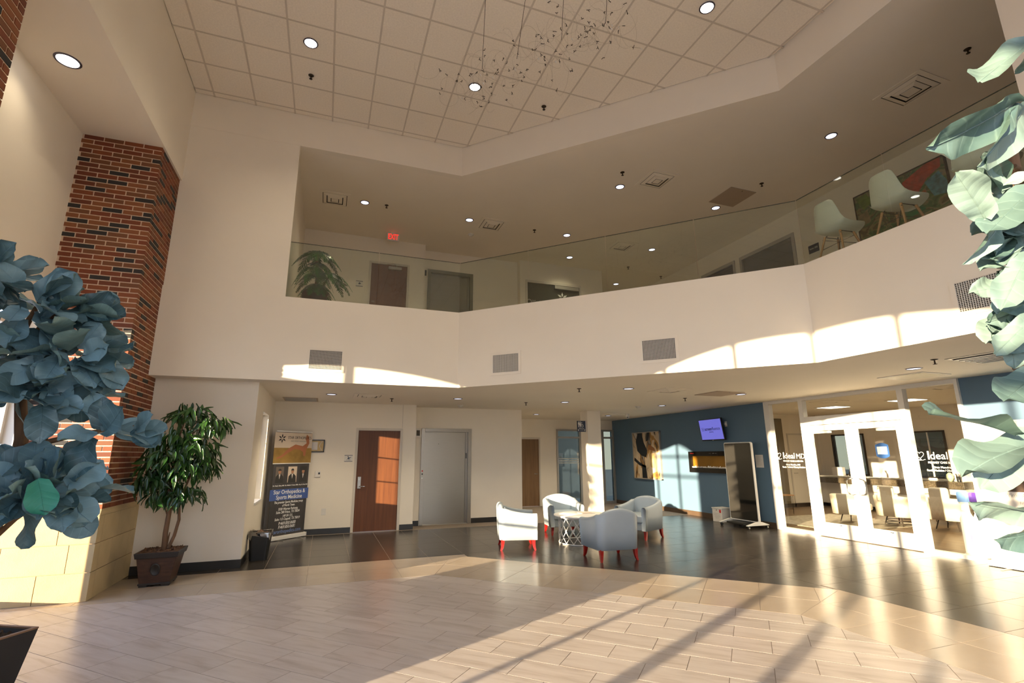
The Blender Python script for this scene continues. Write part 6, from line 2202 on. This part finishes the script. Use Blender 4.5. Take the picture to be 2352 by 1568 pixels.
toC = Vector((0.45, -0.85, -0.1)).normalized()
for c, rad, n_ in (((-1.86, 4.02, 2.50), (0.28, 0.28, 0.18), 40), ((-1.62, 4.02, 2.22), (0.20, 0.24, 0.16), 28), ((-1.98, 4.02, 2.16), (0.26, 0.26, 0.18), 26),
                   ((-1.78, 4.05, 1.98), (0.28, 0.24, 0.12), 22), ((-1.66, 4.04, 1.36), (0.26, 0.22, 0.13), 42), ((-1.90, 4.0, 1.42), (0.20, 0.22, 0.14), 16),
                   ((-1.36, 4.02, 1.74), (0.10, 0.12, 0.08), 7), ((-2.12, 4.0, 2.68), (0.18, 0.2, 0.12), 14)):
    for _ in range(int(n_ * 1.28)):
        scatter_leaf(ft, None, c, rad, toC, fid_leaves)
for d_ in ((0.5, -0.6, 0.5), (0.9, -0.2, 0.1), (0.6, -0.5, -0.4), (0.85, -0.45, -0.6)):
    clone(fid_leaves[0], 'leaf', ft, leaf_matrix(Vector((-1.18, 4.0, 1.76)) - Vector((-2.03, 4.38, 0)), d_, (0.2, -0.9, 0.5), 0.75))
tl = clone(teal_leaf, 'leaf', ft, leaf_matrix(Vector((-1.53, 3.72, 1.47)) - Vector((-2.03, 4.38, 0)), (0.35, -0.25, -0.75), (0.35, -0.9, 0.35), 0.85))
tl['label'] = 'bright teal leaf low at the front of the crown'

# ---- fiddle leaf tree at the right edge, in the sun
TR = Vector((2.20, 0.86, 0))
f2 = thing('fiddle_leaf_tree', 'sunlit fiddle leaf fig cut off by the right edge', 'tree', TR)
planter_square(f2, (TR.x, TR.y), 0.25, 0.36, 0.50, 0.2, M['potblack'], M['potrim'], M['soil'])
obj('trunk', MB().tube([TR + Vector(p) for p in ((0, 0, 0.46), (0.03, 0, 0.9), (-0.02, 0.02, 1.4), (0.02, 0, 1.9), (0, 0.02, 2.4), (0.02, 0, 2.75))], [0.04, 0.038, 0.034, 0.028, 0.02, 0.01], 10), M['bark'], f2)


def px_leaf(parent, tip, base, upv, me, depth_t, depth_b, width=1.0):
    """a leaf of the right tree placed from two measured points (stalk and tip)"""
    a = Vector(base)
    b = Vector(tip)
    L_ = (b - a).length
    mt = leaf_matrix(a - ROOT[parent.name][0], b - a, upv, 1.0)
    s = L_ / 0.27
    mt = mt @ Matrix.Diagonal((s * width, s, s, 1))
    return clone(me, 'leaf', parent, mt)


def ray_pt(px, py, d):
    return EYE + (r2 * ((px - 1176) / F_PX) - u2 * ((py - 784) / F_PX) + fw) * d


RL = [  # tip px, stalk px, tip depth, stalk depth, facing, mesh, width factor (measured leaf positions)
    ((2246, 186), (2375, 90), 1.35, 1.40, (-0.6, -0.4, 0.7), 4, 1.0), ((2180, 345), (2330, 235), 1.30, 1.45, (-0.2, -0.5, -0.6), 1, 0.95),
    ((2275, 380), (2365, 225), 1.34, 1.45, (0.5, -0.6, 0.3), 0, 0.9), ((2240, 365), (2300, 440), 1.38, 1.45, (-0.8, -0.5, 0.3), 2, 1.1),
    ((2205, 400), (2262, 500), 1.30, 1.42, (-0.9, -0.4, 0.2), 0, 1.2), ((2375, 395), (2290, 430), 1.40, 1.45, (-0.8, -0.5, 0.5), 4, 1.15),
    ((2268, 520), (2370, 440), 1.33, 1.42, (-0.7, -0.5, 0.6), 0, 1.1), ((2255, 600), (2300, 505), 1.36, 1.42, (0.3, -0.7, 0.2), 3, 0.55),
    ((2370, 520), (2290, 545), 1.40, 1.45, (-0.3, -0.6, -0.3), 1, 1.1), ((2280, 590), (2340, 545), 1.40, 1.45, (0.4, -0.8, 0.1), 1, 0.8),
    ((2300, 700), (2360, 590), 1.34, 1.42, (-0.7, -0.5, 0.5), 0, 0.9), ((2375, 640), (2310, 620), 1.42, 1.46, (-0.2, -0.6, 0.6), 2, 1.0),
    ((2285, 812), (2372, 730), 1.30, 1.42, (-0.6, -0.6, 0.5), 4, 0.7), ((2298, 745), (2380, 690), 1.40, 1.46, (0.2, -0.7, -0.2), 1, 0.8),
    ((2140, 925), (2330, 1000), 1.18, 1.40, (-0.25, -0.2, 0.9), 0, 1.0), ((2300, 930), (2380, 860), 1.34, 1.44, (-0.7, -0.5, 0.4), 2, 1.25),
    ((2215, 1035), (2390, 1020), 1.22, 1.42, (-0.1, -0.3, 0.95), 3, 1.1), ((2260, 1115), (2340, 1020), 1.30, 1.42, (-0.5, -0.7, 0.4), 0, 1.2),
    ((2258, 1190), (2400, 1165), 1.22, 1.38, (-0.2, -0.5, -0.8), 1, 0.8), ((2330, 1260), (2400, 1210), 1.30, 1.40, (0.2, -0.7, -0.3), 3, 1.1),
    ((2375, 120), (2330, 170), 1.42, 1.46, (0.2, -0.7, 0.4), 1, 1.1), ((2372, 300), (2320, 260), 1.42, 1.46, (0.3, -0.7, -0.2), 0, 1.1),
    ((2390, 470), (2330, 480), 1.44, 1.46, (-0.6, -0.6, 0.5), 2, 1.2), ((2400, 760), (2340, 700), 1.44, 1.46, (-0.5, -0.7, 0.3), 0, 1.1),
    ((2330, 800), (2385, 760), 1.42, 1.46, (0.1, -0.8, -0.2), 4, 1.0), ((2390, 1090), (2330, 1060), 1.42, 1.44, (-0.3, -0.8, 0.3), 2, 1.2)]
rr_ = random.Random(33)
for k in range(26):
    bx0, by0 = rr_.uniform(2300, 2390), rr_.uniform(395, 800)
    an = rr_.uniform(1.2, 4.4)
    ln0 = rr_.uniform(70, 120)
    RL.append(((max(2252, bx0 + ln0 * math.cos(an)), by0 + ln0 * math.sin(an)), (bx0, by0), 1.42, 1.47, (rr_.uniform(-0.9, 0.2), -0.55, rr_.uniform(-0.4, 0.8)), rr_.randrange(5), 1.1))
for tp, bs, dt, db, nrm, mi, wf in RL:
    px_leaf(f2, ray_pt(*tp, dt), ray_pt(*bs, min(db, dt + 0.07)), nrm, slim_leaves[mi], dt, db, wf)
for z, dz in ((2.55, 0.2), (2.2, 0.1), (1.8, 0.0), (1.55, -0.1)):
    q = ray_pt(2330, 784 - (z - 1.9) * 620, 1.46)
    obj('branch', MB().tube([TR + Vector((0.0, 0.01, z - 0.25)), (TR + Vector((0, 0, z)) + q) / 2, q], [0.014, 0.010, 0.006], 7), M['bark'], f2)
fr_ = random.Random(21)
for c, rad, n_ in (((2.25, 0.82, 2.55), (0.34, 0.34, 0.28), 26), ((2.28, 0.84, 2.05), (0.34, 0.34, 0.28), 26), ((2.28, 0.84, 1.6), (0.32, 0.32, 0.2), 18)):
    for _ in range(n_):
        o, mt_ = scatter_leaf(f2, None, c, rad, Vector((0.3, 0.1, 0)), slim_leaves)
        w_ = project(ROOT[f2.name][0] + mt_.translation)
        tipw = project(ROOT[f2.name][0] + mt_ @ Vector((0, 0.27, 0)))
        if min(w_[0] if w_ else 9e9, tipw[0] if tipw else 9e9) < 2420:
            bpy.data.objects.remove(o)

# ---- ficus by the pilaster
PX, PY = -1.90, 8.13
fc = thing('ficus_tree', 'ficus tree in a carved square brown planter by the pilaster', 'tree', (PX, PY, 0))


def frust(c, h0, h1, z0, z1):
    v = [(c[0] - h0, c[1] - h0, z0), (c[0] + h0, c[1] - h0, z0), (c[0] + h0, c[1] + h0, z0), (c[0] - h0, c[1] + h0, z0), (c[0] - h1, c[1] - h1, z1), (c[0] + h1, c[1] - h1, z1), (c[0] + h1, c[1] + h1, z1), (c[0] - h1, c[1] + h1, z1)]
    return v, [(3, 2, 1, 0), (4, 5, 6, 7), (0, 1, 5, 4), (1, 2, 6, 5), (2, 3, 7, 6), (3, 0, 4, 7)]


obj('planter', MB().add(*frust((PX, PY), 0.165, 0.225, 0.035, 0.40)), M['pot'], fc, bevel=0.006)
obj('planter_rim', MB().add(*frust((PX, PY), 0.232, 0.245, 0.345, 0.412)), M['potdark'], fc, bevel=0.006)
ft_ = MB()
for sx in (-1, 1):
    for sy in (-1, 1):
        ft_.box(PX + sx * 0.12 - 0.045, PX + sx * 0.12 + 0.045, PY + sy * 0.12 - 0.045, PY + sy * 0.12 + 0.045, 0.0, 0.036)
ft_.box(PX - 0.175, PX + 0.175, PY - 0.175, PY + 0.175, 0.022, 0.045)
obj('planter_feet', ft_, M['potdark'], fc, bevel=0.004)
ov = MB().lathe([(0.0, 0.0), (0.045, 0.002), (0.05, 0.008), (0.058, 0.008), (0.062, 0.0)], (0, 0, 0), 24)
tilt = Matrix.Translation((PX, PY - 0.198, 0.205)) @ Matrix.Rotation(math.radians(90 + 9), 4, 'X') @ Matrix.Diagonal((0.9, 1.25, 1.0, 1))
ov.v = [tuple(tilt @ Vector(p)) for p in ov.v]
obj('carved_medallion', ov, M['potdark'], fc)
so = MB().box(PX - 0.225, PX + 0.225, PY - 0.225, PY + 0.225, 0.395, 0.414)
for k in range(90):
    s = rng.uniform(0.012, 0.032)
    nn = Vector((rng.gauss(0, 1), rng.gauss(0, 1), rng.gauss(0, 0.5))).normalized()
    a = nn.orthogonal().normalized()
    so.obox((PX + rng.uniform(-0.19, 0.19), PY + rng.uniform(-0.19, 0.19), 0.414 + rng.uniform(0, 0.01)), nn * s, a * s * 0.3, nn.cross(a) * s * 0.3)
o = obj('moss', so, mat('dry brown moss', (0.12, 0.06, 0.03), 0.95, var=0.5, scale=40), fc)
o['kind'] = 'stuff'
obj('trunk', MB().tube([(PX + 0.02, PY, 0.40), (PX + 0.01, PY, 0.62), (PX + 0.02, PY, 0.9), (PX - 0.02, PY, 1.2), (PX + 0.02, PY, 1.6)], [0.034, 0.030, 0.028, 0.022, 0.010], 10), M['bark'], fc)
obj('trunk', MB().tube([(PX + 0.06, PY - 0.02, 0.40), (PX + 0.12, PY - 0.03, 0.58), (PX + 0.15, PY - 0.03, 0.78), (PX + 0.12, PY, 1.0), (PX + 0.22, PY, 1.4), (PX + 0.32, PY, 1.8)], [0.022, 0.020, 0.019, 0.016, 0.012, 0.006], 9), M['bark'], fc)
obj('trunk', MB().tube([(PX + 0.03, PY + 0.01, 0.40), (PX + 0.055, PY + 0.02, 0.62)], [0.018, 0.006], 8), M['bark'], fc)
fl = [leaf_mesh('leaf', 0.16, 0.0235, M['ficus'], 6, 1, curl=c, cup=0.5, wave=0.12, seed=i) for i, c in enumerate((0.25, 0.45, 0.12))]
fk = random.Random(8)
nleaf = 0
stuff_l = MB()
cl_ = [((PX + 0.12, PY, 2.18), (0.26, 0.20, 0.16), 90), ((PX + 0.40, PY, 2.02), (0.25, 0.20, 0.15), 90), ((PX - 0.02, PY, 1.85), (0.26, 0.24, 0.18), 80), ((PX + 0.28, PY - 0.02, 1.72), (0.24, 0.24, 0.20), 90),
       ((PX - 0.20, PY, 1.58), (0.26, 0.24, 0.20), 90), ((PX + 0.16, PY - 0.05, 1.42), (0.28, 0.25, 0.20), 100), ((PX - 0.20, PY, 1.28), (0.28, 0.24, 0.18), 90), ((PX + 0.16, PY - 0.04, 1.12), (0.24, 0.22, 0.16), 70),
       ((PX - 0.10, PY - 0.02, 1.08), (0.24, 0.22, 0.12), 50), ((PX - 0.36, PY, 1.36), (0.16, 0.18, 0.24), 70), ((PX + 0.32, PY, 1.50), (0.22, 0.22, 0.22), 90), ((PX, PY - 0.1, 1.65), (0.3, 0.2, 0.3), 120)]
twigs = MB()
for c, rad, n_ in cl_:
    twigs.tube([(PX + 0.02, PY, c[2] - 0.30), ((PX + c[0]) / 2, (PY + c[1]) / 2, c[2] - 0.08), c], [0.010, 0.007, 0.003], 5)
    for i in range(n_):
        th = fk.uniform(0, 2 * PI)
        cz = fk.uniform(-0.6, 1)
        sr = math.sqrt(max(0, 1 - cz * cz))
        d = Vector((sr * math.cos(th), sr * math.sin(th), cz))
        p = Vector(c) + Vector((d.x * rad[0], d.y * rad[1], d.z * rad[2])) * fk.uniform(0.35, 1)
        if p.x < -2.26 or p.y > 8.62:
            continue
        dd = (Vector((d.x, d.y, 0)) * 0.55 + Vector((fk.gauss(0, .2), fk.gauss(0, .2), -0.75 + fk.gauss(0, .35)))).normalized()
        mt = leaf_matrix(p, dd, d + Vector((0, -0.3, 0.3)), fk.uniform(0.8, 1.25))
        front_ = p.y < PY + 0.03
        if front_ and nleaf < 292:
            nleaf += 1
            mt.translation = mt.translation - Vector((PX, PY, 0))
            clone(fl[fk.randrange(3)], 'leaf', fc, mt)
        else:
            me = fl[fk.randrange(3)]
            stuff_l.add([mt @ v.co for v in me.vertices], [tuple(q.vertices) for q in me.polygons], True)
o = obj('foliage', stuff_l, M['ficus'], fc)
o['kind'] = 'stuff'
obj('twigs', twigs, M['bark'], fc)

# ---- palm upstairs
QX, QY = -0.36, 9.15
pm = thing('potted_palm', 'potted palm upstairs behind the left end of the glass', 'plant', (QX, QY, 4.08))
obj('pot', MB().lathe([(0.15, 0), (0.20, 0.10), (0.215, 0.30), (0.23, 0.34), (0.21, 0.34), (0.195, 0.29)], (QX, QY, 4.08), 24), M['pot'], pm)
obj('soil', MB().lathe([(0.0, 0.30), (0.193, 0.295), (0.193, 0.28)], (QX, QY, 4.08), 20), M['soil'], pm)
obj('stem', MB().tube([(QX, QY, 4.36), (QX + 0.02, QY, 4.7), (QX - 0.01, QY, 5.0), (QX, QY, 5.18)], [0.035, 0.03, 0.026, 0.02], 9), M['bark'], pm)
obj('stem', MB().tube([(QX + 0.05, QY + 0.03, 4.36), (QX + 0.15, QY, 4.62), (QX + 0.22, QY, 4.78)], [0.022, 0.018, 0.012], 8), M['bark'], pm)
pk = random.Random(4)
fronds = [((QX, QY, 5.16), a, 0.42, 0.30) for a in (-2.6, -2.0, -1.3, -0.7, 0.0, 0.7, 1.5, 2.4, -1.7, -2.9, -1.0, -0.35)] + [((QX, QY, 4.95), a, 0.38, 0.36) for a in (-2.4, -1.5, -0.6, -1.0, 0.4)] + \
         [((QX + 0.22, QY, 4.78), a, 0.42, 0.30) for a in (-1.2, -0.3, 0.3, -2.0, 0.9)] + [((QX, QY, 4.75), a, 0.36, 0.32) for a in (-2.2, -1.4, -0.7, 2.8, -2.9)] + \
         [((QX + 0.03, QY, 4.55), a, 0.34, 0.28) for a in (-2.5, -1.7, -1.0, -0.3, 0.5, 2.5, -2.1, -1.35)] + [((QX - 0.05, QY - 0.03, 4.86), a, 0.36, 0.42) for a in (-2.3, -1.8, -1.2, -0.8, -0.2, -2.8)]
for c, a, ln, drop in fronds:
    a += pk.uniform(-0.2, 0.2)
    d = Vector((math.cos(a), math.sin(a), 0))
    path = [Vector(c) + d * ln * t + Vector((0, 0, 0.16 * t - (0.16 + drop) * t * t)) for t in [i / 7 for i in range(8)]]
    mb = MB().tube(path, [0.006 - 0.004 * i / 7 for i in range(8)], 4)
    for i in range(1, 26):
        t = i / 26
        p = Vector(c) + d * ln * t + Vector((0, 0, 0.16 * t - (0.16 + drop) * t * t))
        sl = (d * ln + Vector((0, 0, 0.16 - 2 * (0.16 + drop) * t))).normalized()
        sd = sl.cross(Z).normalized()
        L_ = 0.15 * math.sin(PI * (0.15 + 0.8 * t)) * pk.uniform(0.8, 1.1)
        for s in (-1, 1):
            q = (sd * s + sl * pk.uniform(0.5, 0.9) + Vector((0, 0, pk.uniform(-0.6, -0.1)))).normalized()
            w_ = sl * 0.013
            tip = p + q * L_
            mid_ = p + q * L_ * 0.5
            mb.add([p - w_ * 0.5, mid_ - w_, tip, mid_ + w_, p + w_ * 0.5], [(0, 1, 3, 4), (1, 2, 3)])
    piece('frond', mb, M['palm'], pm)

# ------------------------------------------------------------------ lettering becomes mesh
bpy.context.view_layer.update()
dg = bpy.context.evaluated_depsgraph_get()
for o in [q for q in scene.objects if q.type == 'FONT']:
    me = bpy.data.meshes.new_from_object(o.evaluated_get(dg))
    nm, par, ml = o.name, o.parent, o.matrix_local.copy()
    mats = [q for q in o.data.materials]
    bpy.data.objects.remove(o)
    n_o = bpy.data.objects.new(nm, me)
    if not me.materials:
        for q in mats:
            me.materials.append(q)
    link(n_o, par)
    n_o.matrix_local = ml
